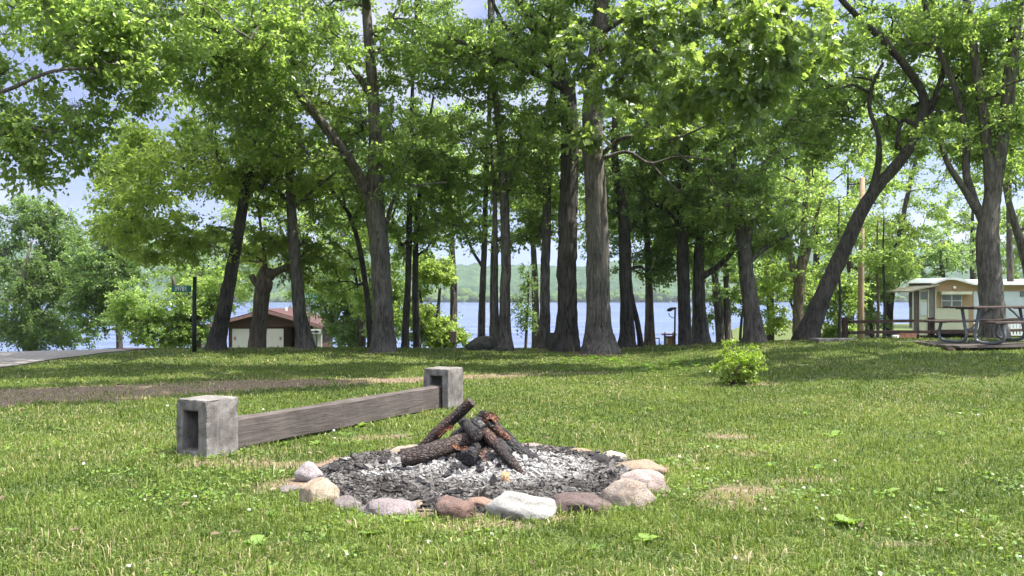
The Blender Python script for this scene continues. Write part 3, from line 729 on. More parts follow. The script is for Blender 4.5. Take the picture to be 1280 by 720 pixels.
tree('lakeside_tree', 'straight trunk midway between the willow sapling and the twin giants', 'tree', 26.6,
     [[(680, 434, 18, 0), (681, 385, 15, 0), (683, 300, 13, 0), (685, 210, 11, 0), (688, 140, 9, 0), (690, 60, 7, 0), (692, -60, 5, 0)]],
     [(672, 235, .5, 1.2, 1.2, 1.3, 36), (665, 285, .8, .9, .9, .6, 16), (700, 240, 1.0, .9, .9, 1.0, 16), (655, 60, 0, 1.8, 1.8, 1.8, 46), (690, 290, .6, .6, .6, .5, 7)], 'maple', 'grey', .12, 90, .5, GT, sides=14)
tree('giant_tree', 'left of the two massive trunks, darker and with a torn hollow foot', 'tree', 25.3,
     [[(708, 439, 38, 0), (710, 400, 30, 0), (711, 320, 28, 0), (711, 230, 26, 0), (710, 150, 25, 0), (708, 110, 22, 0), (692, 68, 19, -.2), (660, 22, 16, -.5), (630, -50, 10, -.8)],
      [(706, 100, 9, 0), (680, 77, 8, -.2), (630, 30, 6, -.6), (610, -10, 4, -.8)],
      [(706, 112, 10, 0), (664, 90, 8, -.6), (600, 63, 6, -1.2), (560, 45, 3, -1.5)],
      [(708, 130, 14, 0), (700, 60, 14, .2), (703, -20, 12, .3), (712, -150, 8, .3)]],
     [(640, 50, -.8, 2.2, 1.8, 1.5, 62), (697, 140, -1.1, .75, .6, .40, 13), (708, 22, -.9, 1.6, 1.2, .9, 36), (770, -5, -.9, 1.1, .9, .5, 18), (665, 150, -1.0, .7, .6, .5, 10), (690, -110, 0, 3.2, 3, 2.2, 60), (570, 60, -1.4, 1.3, 1.2, 1.1, 26)], 'maple', 'dark', .135, 98, .5, GT)
J = tree('giant_tree', 'right of the two massive trunks, paler grey bark and flared roots', 'tree', 24.2,
     [[(751, 445, 46, 0), (749, 400, 36, 0), (746, 330, 33, 0), (744, 250, 31, 0), (742, 185, 30, 0), (742, 125, 27, 0), (748, 60, 25, 0), (752, 0, 22, 0), (756, -120, 16, 0), (758, -260, 9, 0)],
      [(754, 192, 7, 0), (775, 174, 6, -.5), (800, 170, 5, -1), (835, 175, 4, -1.8), (870, 163, 3, -2.6), (905, 146, 2, -3.2)],
      [(754, 198, 6, 0), (785, 190, 5, -.3), (812, 204, 4, -.5), (845, 196, 3, -.8), (890, 200, 2, -1)],
      [(812, 203, 4, -.5), (830, 222, 3, -.6), (850, 240, 2, -.7)],
      [(800, 171, 4, -1), (810, 150, 3, -1.1), (815, 130, 2, -1.2)],
      [(835, 175, 3, -1.8), (848, 192, 2, -1.9), (865, 205, 1.5, -2)],
      [(752, 40, 10, 0), (800, 15, 7, -2.5), (860, 25, 5.5, -5), (930, 55, 4, -6.3), (990, 85, 2, -6.9)],
      [(750, 100, 9, 0), (775, 60, 7, -1), (800, 50, 5, -2), (840, 70, 4, -3)]],
     [(925, 45, -6.4, 2.1, 1.2, 1.0, 62), (805, 30, -2.8, 1.0, .9, .5, 18), (850, 115, -5.0, 1.7, 1.1, .5, 26), (960, 120, -6.4, .9, .7, .4, 12), (840, 160, -1.8, 1.0, .5, .25, 9), (800, 95, -2.4, 1.5, 1.2, 1.0, 34), (735, 65, -1.4, .9, .7, .7, 16), (735, 165, -1.2, .45, .4, .3, 5),
      (770, -120, -1, 3.6, 3.2, 2.4, 70), (800, -140, -6.2, 3.0, 1.8, 1.0, 60), (700, -130, -6.6, 2.0, 1.6, .9, 40)], 'oak', 'grey', .19, 77, .42, GT, lobed=True, flare=.95)  # two far-forward groups added above the view to shade the lawn
tree('lakeside_tree', 'dark trunk right of the giants with a thin stem propped against it', 'tree', 26.3,
     [[(785, 437, 23, 0), (784, 385, 19, 0), (782, 330, 18, 0), (777, 255, 15, 0), (770, 215, 12, 0), (768, 170, 9, 0), (772, 110, 6, 0)],
      [(801, 434, 8, .2), (797, 405, 8, .2), (791, 378, 7, .1), (785, 350, 7, 0)],
      [(780, 300, 6, 0), (800, 270, 4, .2), (825, 250, 3, .4)]],
     [(800, 255, .3, 1.7, 1.5, 1.4, 60), (795, 325, .6, 1.1, .9, .6, 24), (770, 290, .8, 1.0, .9, .6, 18), (785, 150, .8, 1.8, 1.7, 1.5, 46)], 'dark', 'dark', .12, 90, .52, GT)
tree('lakeside_tree', 'slim brown trunk at the lake between the dark trunk and the info board', 'tree', 27.5,
     [[(813, 434, 16, 0), (812, 385, 12, 0), (811, 335, 10, 0), (806, 265, 7, 0), (800, 190, 5, 0)],
      [(811, 345, 4, 0), (828, 335, 3, -.2), (845, 338, 2, -.4)]],
     [(828, 338, -.3, .8, .7, .38, 16), (818, 220, 0, 1.4, 1.3, 1.3, 36)], 'maple', 'brown', .12, 90, .45, GT, sides=12)
tree('lakeside_tree', 'straight dark trunk right beside the info board and lamp', 'tree', 26.2,
     [[(856, 436, 19, 0), (855, 385, 18, 0), (853, 300, 17, 0), (855, 205, 14, 0), (858, 150, 11, 0), (862, 60, 8, 0), (866, -60, 5, 0)],
      [(853, 290, 6, 0), (835, 265, 4, -.2), (815, 255, 3, -.3)]],
     [(855, 200, 0, 1.9, 1.8, 1.8, 74), (868, 285, .4, 1.5, 1.3, 1.0, 48), (835, 300, .8, 1.0, .9, .6, 20), (870, 60, 0, 2.2, 2, 1.8, 50)], 'maple', 'dark', .125, 90, .52, GT, flare=.4)
tree('lakeside_tree', 'pale grey trunk pressed close to the right of a darker one', 'tree', 27.0,
     [[(877, 435, 22, 0), (874, 385, 18, 0), (873, 325, 15, 0), (876, 270, 11, 0), (882, 200, 8, 0), (890, 110, 5, 0)],
      [(876, 348, 9, 0), (900, 331, 8, -.2), (925, 305, 6, -.3), (950, 288, 4, -.4)]],
     [(900, 245, 0, 1.7, 1.6, 1.2, 50), (893, 318, .3, .9, .9, .5, 18)], 'dark', 'grey', .12, 90, .5, GT)
tree('forked_tree', 'low double-stemmed tree hung with dark leaves behind the small bush', 'tree', 29.0,
     [[(902, 433, 15, 0), (900, 400, 13, 0), (896, 365, 11, 0), (892, 330, 8, 0), (888, 300, 5, 0)],
      [(909, 433, 13, 0), (909, 390, 10, 0), (908, 350, 8, 0), (905, 300, 6, 0), (905, 260, 4, 0)]],
     [(900, 335, 0, 1.25, 1.1, 1.1, 52)], 'dark', 'grey', .115, 84, .42, GT)
tree('crooked_tree', 'stout curved trunk with low hanging foliage straight behind the small bush', 'tree', 25.2,
     [[(944, 430, 30, 0), (939, 390, 24, 0), (934, 350, 21, 0), (930, 312, 20, 0), (926, 285, 17, 0), (921, 240, 12, 0), (915, 180, 9, 0), (910, 90, 6, 0)],
      [(934, 330, 10, 0), (950, 314, 8, .1), (970, 303, 6, .2), (990, 290, 4, .3), (1005, 272, 3, .4)],
      [(930, 315, 11, 0), (938, 285, 10, -.2), (948, 250, 8, -.4), (955, 200, 6, -.6)]],
     [(925, 245, -.8, 1.8, 1.6, 1.0, 64), (965, 180, 0, 2.1, 1.9, 1.6, 66), (905, 130, .3, 2.1, 1.9, 1.6, 54), (985, 280, .4, .9, .8, .6, 16), (960, 310, .6, .9, .8, .6, 16), (1000, 130, .5, 1.6, 1.5, 1.3, 40)], 'maple', 'grey', .13, 98, .52, GT)
tree('forked_tree', 'brown trunk splitting in three at the shore left of the leaning giant', 'tree', 33.0,
     [[(998, 425, 16, 0), (998, 390, 15, 0), (1000, 352, 16, 0), (1004, 310, 11, 0), (1006, 260, 8, 0), (1012, 200, 5, 0)],
      [(999, 360, 11, 0), (990, 330, 9, 0), (985, 300, 7, 0), (978, 255, 4, 0)],
      [(1001, 345, 10, 0), (1010, 315, 8, 0), (1018, 280, 6, 0), (1030, 235, 4, 0)]],
     [(995, 235, 0, 2.4, 2.2, 1.7, 74), (985, 345, .3, .9, .9, .8, 16), (1020, 350, .3, .8, .8, .7, 14), (970, 100, 0, 2.6, 2.2, 2.2, 56)], 'maple', 'brown', .125, 90, .52, GT, sides=12)
tree('leaning_tree', 'massive black-barked trunk leaning far right beside the rail fence', 'tree', 25.0,
     [[(1008, 426, 33, 0), (1021, 390, 26, 0), (1037, 350, 23, 0), (1056, 308, 21, 0), (1076, 265, 19, 0), (1098, 232, 17, 0), (1128, 198, 16, 0), (1150, 165, 13, 0), (1166, 130, 9, .3), (1180, 85, 7, .5), (1188, 30, 4, .7)],
      [(1146, 172, 13, 0), (1154, 122, 12, -.1), (1136, 90, 11, -.3), (1108, 56, 10, -.6), (1052, 0, 8, -1.2), (1000, -70, 5, -1.8)],
      [(1088, 245, 11, 0), (1099, 200, 9, -.2), (1098, 170, 7, -.3), (1087, 134, 6, -.3), (1090, 108, 6, -.4), (1104, 78, 4, -.5)],
      [(1087, 116, 5, -.35), (1065, 106, 4, -.5), (1045, 112, 3, -.6), (1025, 95, 2, -.8)],
      [(1150, 160, 7, 0), (1130, 150, 6, .3), (1120, 185, 5, .2)]],
     [(1085, 55, 1.4, 2.4, 1.6, 1.7, 78), (1050, 150, 1.2, 1.4, 1.0, 1.0, 36), (1015, 60, -.5, 2.0, 1.8, 1.7, 54), (1050, -110, 0, 3, 3, 2.2, 50), (1165, 95, 1.6, 1.5, 1.2, 1.4, 50), (1130, 165, 1.6, 1.3, 1.0, 1.0, 32)], 'maple', 'dark', .135, 98, .55, GT, mid=False)
tree('giant_tree', 'large dark forked trunk rising behind the picnic table', 'tree', 24.2,
     [[(1242, 420, 38, 0), (1241, 385, 33, 0), (1238, 335, 32, 0), (1236, 292, 30, 0), (1242, 240, 22, 0), (1250, 190, 19, 0), (1259, 130, 18, 0), (1267, 60, 17, 0), (1273, 0, 16, 0), (1282, -120, 12, 0), (1288, -260, 7, 0)],
      [(1238, 280, 18, 0), (1236, 220, 15, 0), (1232, 170, 14, 0), (1226, 120, 13, 0), (1218, 70, 12, 0), (1208, 0, 11, 0), (1195, -90, 8, 0)],
      [(1236, 296, 15, 0), (1222, 262, 12, .1), (1208, 222, 11, .2), (1207, 170, 10, .2), (1192, 105, 9, .2), (1174, 66, 8, .2), (1157, 10, 7, .2), (1148, -60, 5, .2)],
      [(1222, 265, 11, .1), (1202, 232, 9, 0), (1185, 205, 8, -.1), (1174, 175, 6, -.2)],
      [(1228, 130, 6, 0), (1262, 105, 4, -.5), (1300, 95, 3, -1)],
      [(1275, -30, 14, 0), (1330, -110, 11, -3), (1420, -160, 9, -6), (1520, -190, 6, -8)]],  # unseen limb added to reach the shade clumps on the right
     [(1190, 70, 1.6, 2.2, 1.5, 1.6, 64), (1165, 40, -1, 1.0, .8, .6, 14), (1275, 90, .2, 2.4, 2.0, 1.7, 70), (1178, 160, -.8, .7, .7, .4, 10), (1215, 130, 1.8, 1.6, 1.3, 1.4, 50), (1190, 20, .5, 1.8, 1.6, 1.2, 44), (1255, 185, .5, 1.2, 1.0, .9, 24), (1230, -150, -1, 4.2, 3.8, 2.6, 120), (1420, -60, -2.5, 3.4, 2.6, 2.4, 80), (1545, -190, -8.4, 4.0, 1.5, .9, 120), (1360, -170, -6.2, 2.6, 1.8, .9, 60), (1360, 120, 0, 2.4, 2.2, 2.2, 46)], 'maple', 'grey', .135, 98, .55, GT)
tree('maple_tree', 'thin trunk cut off by the right edge, tilting left above the caravan roof', 'tree', 29.0,
     [[(1296, 420, 17, 0), (1288, 350, 14, 0), (1276, 300, 12, 0), (1262, 255, 9, 0), (1252, 200, 6, 0), (1248, 140, 4, 0)]],
     [(1262, 190, 0, 1.8, 1.7, 1.3, 44), (1300, 270, .5, 1.2, 1.2, .9, 22), (1380, -60, -1, 3.6, 3.4, 2.6, 90)], 'maple', 'grey', .125, 90, .52, GT, sides=12)  # last group is unseen crown, enlarged to shade the right-hand lawn

# ---- trees and bushes beyond the lip
GB = 'trees and bushes beyond the lawn edge'
tree('willow_tree', 'large grey-green tree by the road against the open sky', 'tree', 46.0,
     [[(40, 445, 16, 0), (42, 400, 14, 0), (50, 340, 9, 0), (55, 280, 5, 0)], [(42, 390, 9, 0), (20, 350, 6, 0), (5, 310, 4, 0)], [(45, 380, 8, 0), (75, 345, 6, 0), (95, 310, 4, 0)], [(42, 395, 8, -1), (30, 350, 5, -2), (40, 300, 3, -2)]],
     [(40, 350, 0, 3.6, 3.0, 3.0, 360), (45, 285, 0, 2.4, 1.8, 1.8, 130), (60, 410, -1, 2.6, 2, 1.1, 110), (92, 330, 0, 1.6, 1.4, 1.8, 70), (-60, 370, 0, 4, 3, 3.4, 120)], 'willow', 'grey', .15, 98, .55, GB, flat=.8, droop=.5)
tree('shore_tree', 'dark round-headed tree between the grey-green tree and the number sign', 'tree', 43.0,
     [[(150, 440, 10, 0), (148, 400, 8, 0), (140, 350, 6, 0), (135, 300, 4, 0)]],
     [(132, 335, 0, 2.0, 1.8, 2.1, 160), (125, 385, 0, 1.8, 1.5, 1.2, 100), (150, 290, .5, 1.7, 1.5, 1.3, 70)], 'dark', 'dark', .15, 98, .55, GB, sides=10)
tree('shore_tree', 'pale spreading tree with dark level boughs behind the number sign', 'tree', 36.0,
     [[(250, 442, 12, 0), (246, 420, 11, 0), (235, 395, 9, 0), (222, 370, 6, 0), (215, 345, 4, 0)], [(244, 418, 8, 0), (222, 404, 7, 0), (195, 400, 5, 0), (165, 404, 3, 0)], [(240, 405, 6, 0), (262, 385, 5, 0), (280, 365, 3, 0)]],
     [(205, 372, 0, 2.0, 1.7, .95, 90), (205, 412, -.5, 1.4, 1.2, .7, 80), (240, 418, .5, .9, .9, .5, 24), (170, 380, .5, 1.0, 1.0, .8, 34), (240, 372, .6, 1.2, 1.2, .9, 44), (165, 395, -.2, 1.0, .9, .6, 26), (270, 360, .8, 1.4, 1.3, 1.2, 46)], 'maple', 'dark', .14, 98, .48, GB, sides=10)
tree('shrub', 'dense dark undergrowth right of the shed gable', 'shrub', 38.0,
     [[(438, 445, 7, 0), (436, 410, 5, 0), (430, 370, 3, 0)], [(440, 445, 6, .2), (450, 410, 4, .2), (460, 380, 3, .2)], [(436, 445, 5, 0), (420, 415, 4, 0), (412, 385, 3, 0)]],
     [(432, 385, 0, 1.4, 1.2, 1.5, 90), (445, 420, -.4, 1.5, 1.0, .7, 50), (400, 360, .6, 1.3, 1.2, 1.0, 40)], 'dark', 'dark', .14, 98, .48, GB, sides=8)
tree('shrub', 'tall mid-green thicket filling the gap behind the forked trunk', 'shrub', 35.0,
     [[(468, 442, 7, 0), (466, 390, 5, 0), (460, 330, 3, 0)], [(474, 442, 6, .2), (482, 390, 4, .2), (488, 330, 3, .2)]],
     [(470, 350, 0, 1.2, 1.2, 2.0, 84), (440, 310, .3, 1.3, 1.2, 1.2, 44), (495, 390, .2, .8, .8, 1.2, 30)], 'maple', 'dark', .14, 98, .5, GB, sides=8)
tree('bush', 'bright yellow-green rounded bush at the water left of the boulder', 'bush', 32.0,
     [[(548, 442, 8, 0), (547, 400, 6, 0), (550, 360, 4, 0)], [(544, 442, 6, .1), (530, 395, 4, .1), (522, 350, 3, .1)], [(552, 442, 6, -.1), (564, 400, 4, -.1), (568, 365, 3, -.1)]],
     [(548, 385, 0, 1.02, 1.0, 1.45, 120), (540, 340, 0, .85, .85, .7, 40), (562, 412, -.2, .65, .6, .6, 24), (525, 400, .2, .6, .6, 1.0, 28)], 'yellow', 'dark', .125, 98, .42, GB, sides=8)
tree('willow_sapling', 'wispy pale sapling standing alone against the lake', 'sapling', 33.0,
     [[(656, 440, 5, 0), (658, 415, 4, 0), (660, 380, 3, 0), (661, 340, 2, 0)]],
     [(659, 385, 0, .62, .55, 1.0, 42), (662, 345, 0, .38, .35, .6, 13)], 'willow', 'dark', .085, 56, .30, GB, sides=8, flat=.9, droop=.5, branch_r=.006)
for (nm, lab, d, px, cx, cy, rx, rz, n, lf, sz) in (
    ('background_tree', 'hazy tall tree filling the sky gap above the bright round bush', 36, 566, 562, 210, 2.8, 2.9, 135, 'maple', .15),
    ('background_tree', 'open-crowned tree far behind the straight trunk left of the giants', 38, 668, 664, 215, 2.6, 2.8, 120, 'maple', .15),
    ('background_tree', 'dense tree crown behind the fork of the dark trunk and lamp', 36, 856, 830, 240, 3.0, 3.2, 160, 'maple', .15),
    ('background_tree', 'lit green crown behind the stout curved trunk', 37, 962, 958, 270, 2.9, 3.0, 150, 'maple', .15),
    ('background_tree', 'full crown high behind the shed and lopped trunk', 52, 378, 350, 280, 4.4, 4.2, 190, 'yellow', .15),
    ('background_tree', 'crown behind the tall forked trunk, high above the thicket', 37, 452, 450, 230, 2.8, 3.2, 150, 'maple', .15),
    ('background_tree', 'low leafy crown over the info board, nearest the water', 34, 868, 862, 290, 1.9, 1.3, 60, 'maple', .13),
    ('background_tree', 'leafy crown filling the gap behind the pale shore tree and leaning trunk', 53, 268, 262, 345, 3.6, 2.8, 140, 'maple', .15),
    ('background_tree', 'tall crown between the leaning giant and forked trunk, high over the pole', 43, 1111, 1150, 165, 3.2, 3.0, 150, 'maple', .14),
    ('background_tree', 'tall crown high behind the bend of the leaning giant', 40, 1020, 1020, 130, 3.2, 3.0, 130, 'yellow', .14),
    ('background_tree', 'crown behind the two giants, seen between them and the dark trunk', 37, 756, 758, 250, 2.2, 2.0, 80, 'yellow', .13),
    ('background_tree', 'crown at the top right corner behind the forked trunk', 40, 1262, 1262, 130, 3.0, 3.2, 130, 'maple', .14),
    ('background_tree', 'crown behind the willow sapling, over the far hill', 39, 616, 618, 255, 2.3, 1.7, 64, 'yellow', .13),
    ('background_tree', 'sunlit crown standing between leaning giant and utility pole', 40, 1062, 1060, 250, 3.2, 3.2, 160, 'maple', .15),
    ('background_tree', 'sunny crown in front of the open sky over the caravan porch', 44, 1088, 1128, 290, 2.3, 1.9, 90, 'yellow', .15),
    ('background_tree', 'broad dark crown behind the left end of the caravan roof', 56, 1180, 1176, 318, 3.6, 1.9, 110, 'dark', .17),
    ('background_tree', 'wide crown over the caravan just left of the forked trunk behind it', 60, 1215, 1216, 268, 2.4, 2.2, 64, 'maple', .17),
    ('background_tree', 'tree showing right of the large forked trunk over the white roof', 57, 1292, 1290, 300, 3.4, 3.0, 120, 'maple', .17)):
    tree(nm, lab, 'tree', d, [[(px, 440, 12, 0), (px + 1, max(368, cy + 30), 10, 0), ((px + cx) / 2, (360 + cy) / 2, 7, 0), (cx, cy, 4, 0), (cx, cy - .6 * rz * F / d, 1.5, 0)]],
         [(cx, cy, 0, rx, rx * .85, rz, n)], lf, 'dark', sz, 98, .58, GB, sides=10, lodtop=True)
tree('shrub', 'leafy shrub between the pale trunk and the stout curved one at the shore', 'shrub', 34.0,
     [[(925, 440, 5, 0), (926, 410, 4, 0), (930, 375, 3, 0)], [(918, 440, 5, 0), (912, 405, 3, 0), (908, 375, 2, 0)]],
     [(925, 370, 0, .8, .8, .9, 32), (968, 350, .6, 1.0, .9, 1.0, 44), (965, 395, .4, .7, .6, .6, 18), (885, 395, .2, .5, .5, .5, 9)], 'yellow', 'dark', .125, 84, .42, GB, sides=8)
tree('shrub', 'loose light-green shrub under the leaning giant at the water', 'shrub', 36.0,
     [[(1000, 436, 5, 0), (998, 405, 4, 0), (985, 370, 3, 0)], [(1046, 436, 5, .2), (1048, 400, 4, .2), (1058, 360, 3, .2)]],
     [(985, 375, 0, 1.2, .9, 1.1, 48), (1052, 360, .2, 1.1, .9, 1.5, 70), (1045, 408, 0, .9, .7, .6, 28), (1015, 330, .4, 1.1, .9, .9, 30)], 'maple', 'dark', .13, 84, .45, GB, sides=8)
tree('shrub', 'tangled green shrub around the foot of the utility pole', 'shrub', 42.0,
     [[(1090, 436, 5, 0), (1088, 400, 4, 0), (1080, 350, 3, 0)], [(1112, 436, 5, .2), (1114, 400, 4, .2), (1120, 340, 3, .2)]],
     [(1085, 345, 0, 1.6, 1.3, 1.7, 80), (1122, 350, 0, 1.0, .9, 1.2, 40), (1085, 400, 0, 1.1, .8, .5, 14)], 'maple', 'dark', .14, 90, .5, GB, sides=8)
for (px, lab, d, top) in ((1049, 'thin leafy sapling just left of the fence end post', 28.5, 300), (1097, 'pale straight sapling left of a darker one behind the rails', 31.0, 325), (1105, 'darker straight sapling behind the rails before the caravan porch', 30.0, 320)):
    tree('sapling', lab, 'sapling', d, [[(px, 428, 5, 0), (px + 1, 380, 4, 0), (px - 1, top, 3, 0), (px, top - 50, 2, 0)]],
         [(px, top - 10, 0, .8, .7, .9, 20)], 'maple', 'brown' if px == 1097 else 'dark', .12, 70, .4, 'young saplings near the rail fence', sides=7)
# ------------------------------------------------------------------ small yellow-green shrub on the lawn
def lawn_bush():
    d = 15.2; x0 = (922 - 640) / F * d; z0 = float(G(x0, d)); base = np.array([x0, d, z0])
    root = thing('shrub', 'small bright yellow-green shrub alone on the sunny lawn', 'shrub', tuple(base))
    st = MB(); tips = []
    for i in range(46):
        a = rng.uniform(0, 2 * np.pi); q = rng.uniform(.05, 1) ** .6; hh = rng.uniform(.34, .78) * (1 - .42 * q * q)
        tip = base + np.array([math.cos(a) * .50 * q * rng.uniform(.75, 1.08), math.sin(a) * .44 * q * rng.uniform(.75, 1.08), hh]); b = base + np.array([math.cos(a) * .05, math.sin(a) * .05, -.02])
        mid = b * .45 + tip * .55 + np.array([math.cos(a) * .06 * q, math.sin(a) * .06 * q, -.03])
        st.tube([b, (b + mid) / 2, mid, (mid + tip) / 2 + rng.normal(0, .01, 3), tip], [.009, .007, .006, .004, .003], 5)
        tips.append((tip, unit(tip - mid), mid))
    st.build('stem', simple('shrub_stem', (.10, .075, .055), .85, .3, 30), root, base)
    hi = MB(); lo = MB()
    C = np.array([q[0] for q in tips]); D = np.array([q[1] for q in tips])
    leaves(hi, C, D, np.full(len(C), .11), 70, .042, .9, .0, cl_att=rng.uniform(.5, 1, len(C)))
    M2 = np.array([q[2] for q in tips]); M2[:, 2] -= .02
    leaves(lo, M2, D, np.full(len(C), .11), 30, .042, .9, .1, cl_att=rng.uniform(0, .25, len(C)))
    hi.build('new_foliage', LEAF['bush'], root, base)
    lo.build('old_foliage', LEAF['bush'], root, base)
lawn_bush()

# ------------------------------------------------------------------ stones
def stone_mat(name, a, b, c, speck=None, soot=0.0):
    a, b, c = [tuple(q * .52 for q in z_) for z_ in (a, b, c)]
    k = NT(name); v = k.coord(); off = k.n('ShaderNodeVectorMath'); off.operation = 'ADD'; off.inputs[1].default_value = tuple(rng.uniform(-9, 9, 3)); k.l(v, off.inputs[0]); v = off.outputs[0]
    n1 = k.noise(v, 7, 6, .68, .8); n2 = k.noise(v, 75, 4, .75); n3 = k.noise(v, 3.4, 5, .65)
    col = k.ramp(n1, [(.30, a), (.5, b), (.70, c)])
    col = k.mix(k.ramp(n2, [(.50, (0, 0, 0)), (.64, (.75, .75, .75))]), col, speck or tuple(q * .45 for q in a))
    if soot: col = k.mix(k.ramp(n3, [(.62 - soot * .25, (0, 0, 0)), (.78 - soot * .25, (.85, .85, .85))]), col, (.05, .046, .05))
    return k.done(k.pbr(col, .85, k.bump(k.math('ADD', n1, k.math('MULTIPLY', n2, .5)), .9, .022), .22))
def rock(mb, c, r, seed, rz=0.0, rough=.22, cuts=5):
    q = random.Random(seed); off = Vector((q.uniform(-50, 50), q.uniform(-50, 50), q.uniform(-50, 50)))
    V = IV3.copy()
    pl = [(unit(np.array([q.gauss(0, 1), q.gauss(0, 1), q.gauss(0, .9)])), q.uniform(.70, .95)) for _ in range(cuts)]
    for nrm, dd in pl:
        s_ = V @ nrm - dd; V = V - np.maximum(s_, 0)[:, None] * nrm * .85
    nn = np.array([mnoise.noise(Vector(p) * 1.3 + off) * rough + mnoise.noise(Vector(p) * 3.4 + off) * rough * .34 + mnoise.noise(Vector(p) * 8 + off) * rough * .15 for p in IV3])
    V = V * (1 + nn)[:, None] * np.asarray(r); V = V @ rotz(rz).T
    mb.add(V + np.asarray(c), IF3, .5); return mb
W_ = (.60, .56, .53)
STONES = [
 (387, 592, 34, 26, 'pale pinkish-white rounded stone behind the large tan one at the ring\'s left', (.40, .33, .31), (.55, .48, .46), W_, 0),
 (399, 617, 52, 40, 'large tan and pink stone with an upright crack, tallest at the left end', (.42, .28, .19), (.52, .42, .30), (.60, .52, .42), 0),
 (361, 613, 28, 11, 'flat grey-brown flake lying outside the large tan stone', (.22, .18, .16), (.30, .25, .22), (.36, .31, .28), 0),
 (436, 632, 40, 22, 'low grey-purple stone next right of the large tan one', (.20, .165, .16), (.29, .24, .23), (.36, .31, .30), 0.2),
 (486, 637, 74, 32, 'broad flat pinkish-grey granite stone in front of the ash', (.30, .24, .24), (.40, .33, .33), (.48, .41, .40), 0.15),
 (524, 634, 20, 14, 'little tan stone wedged between the pinkish-grey granite and the rust-red stone', (.34, .26, .18), (.44, .35, .25), (.5, .42, .32), 0),
 (566, 638, 54, 36, 'rust-red stone at the front of the ring', (.19, .115, .092), (.27, .17, .138), (.35, .235, .20), 0.25),
 (600, 633, 36, 20, 'small orange-pink stone between the rust-red and white granite stones', (.34, .21, .15), (.42, .28, .21), (.48, .35, .28), 0.2),
 (652, 634, 84, 40, 'white speckled granite stone, the brightest at the front', (.40, .375, .33), (.52, .50, .455), (.62, .60, .555), 0.12),
 (722, 631, 80, 32, 'dark purple-brown stone right of the white granite', (.115, .080, .072), (.19, .135, .12), (.27, .20, .18), .35),
 (784, 619, 64, 42, 'tan stone streaked with black soot at the ring\'s right front', (.36, .27, .20), (.48, .38, .30), (.56, .48, .40), .45),
 (804, 600, 58, 30, 'smooth pale pink stone on the right, above the soot-streaked tan stone', (.46, .34, .29), (.55, .44, .39), (.62, .54, .50), 0.18),
 (798, 585, 66, 26, 'long light-brown stone on the right, behind the pale pink one', (.34, .24, .16), (.44, .33, .23), (.50, .40, .30), 0),
 (824, 613, 30, 12, 'small grey-brown stone outside the pale pink stone at the far right', (.22, .165, .14), (.30, .23, .20), (.36, .29, .25), 0),
 (766, 570, 34, 20, 'small cream stone behind the black charred rock', (.48, .40, .32), (.56, .49, .41), (.62, .56, .49), 0),
 (749, 577, 36, 24, 'black charred rock at the ring\'s right rear', (.028, .025, .025), (.055, .050, .050), (.10, .09, .09), 0),
 (722, 566, 50, 20, 'orange-tan flat stone at the back of the ring', (.36, .23, .13), (.46, .32, .20), (.53, .40, .28), .2),
 (691, 564, 40, 18, 'dark brown stone at the back, left of the orange-tan one', (.075, .055, .046), (.125, .093, .08), (.19, .15, .13), .3),
 (666, 559, 40, 18, 'pink stone at the back of the ring just right of the logs', (.40, .27, .24), (.48, .35, .31), (.54, .43, .39), 0.3),
 (510, 566, 50, 24, 'pale sandy stone peeping out behind the thick fallen log', (.42, .31, .22), (.52, .42, .32), (.58, .50, .42), 0.35),
 (462, 575, 46, 14, 'flat grey slab stone at the left rear of the ring', (.26, .24, .235), (.34, .32, .31), (.42, .40, .39), 0.3),
]
for i, (px, py, wp, hp, lab, a, b, c, soot) in enumerate(STONES):
    row = py + hp * .5 - 1; d = CH * F / (row - HZ)
    wm_ = wp / F * d; hm = hp / F * d
    ry = min(wm_ * .42, .26); ry = max(ry, .09)
    dd = d + ry * .75; x = (px - 640) / F * dd
    # apparent height includes part of the top face seen from above
    hz_ = max(.05, hm - .13 * ry * 2)
    rz_ = hz_ * .72; z = hz_ - rz_ * 1.06
    mb = MB(); rock(mb, (0, 0, 0), (wm_ * .53, ry, rz_), 100 + i, random.uniform(-.25, .25), .20, 6)
    spk = (.22, .20, .18) if i == 8 else None
    o = mb.build('stone', stone_mat('stone_%s' % ('abcdefghijklmnopqrstuvwxyz'[i]), a, b, c, spk, soot)); o.location = (x, dd, z + float(G(x, dd)))
    tag(o, lab, 'stone', 'stones ringing the fire pit')

# ------------------------------------------------------------------ ash bed and charcoal
def ash_h(x, y):
    r = np.hypot(x - PIT[0], y - PIT[1]) / PR
    return .045 * S((1.05 - r) / .25) + .06 * np.exp(-(r / .6) ** 2) + .13 * np.exp(-(np.hypot((x - PIT[0] - .05) / .62, (y - PIT[1] - .02) / .42)) ** 2) + .012 * vnoise(x, y, 9, 2) * S((1.0 - r) / .2) + .006 * vnoise(x, y, 27, 5)
gz0 = float(G(PIT[0], PIT[1]))
rr = np.linspace(0, 1.0, 46); th = np.linspace(0, 2 * np.pi, 120, endpoint=False)
X = PIT[0] + rr[:, None] * (PR - .03) * np.cos(th); Y = PIT[1] + rr[:, None] * (PR - .03) * np.sin(th)
V = np.stack([X, Y, gz0 + ash_h(X, Y) - .03 * S((rr[:, None] - .93) / .07)], -1).reshape(-1, 3)
i, j = np.meshgrid(np.arange(45), np.arange(120), indexing='ij')
FF = np.stack([i * 120 + j, (i + 1) * 120 + j, (i + 1) * 120 + (j + 1) % 120, i * 120 + (j + 1) % 120], -1).reshape(-1, 4)
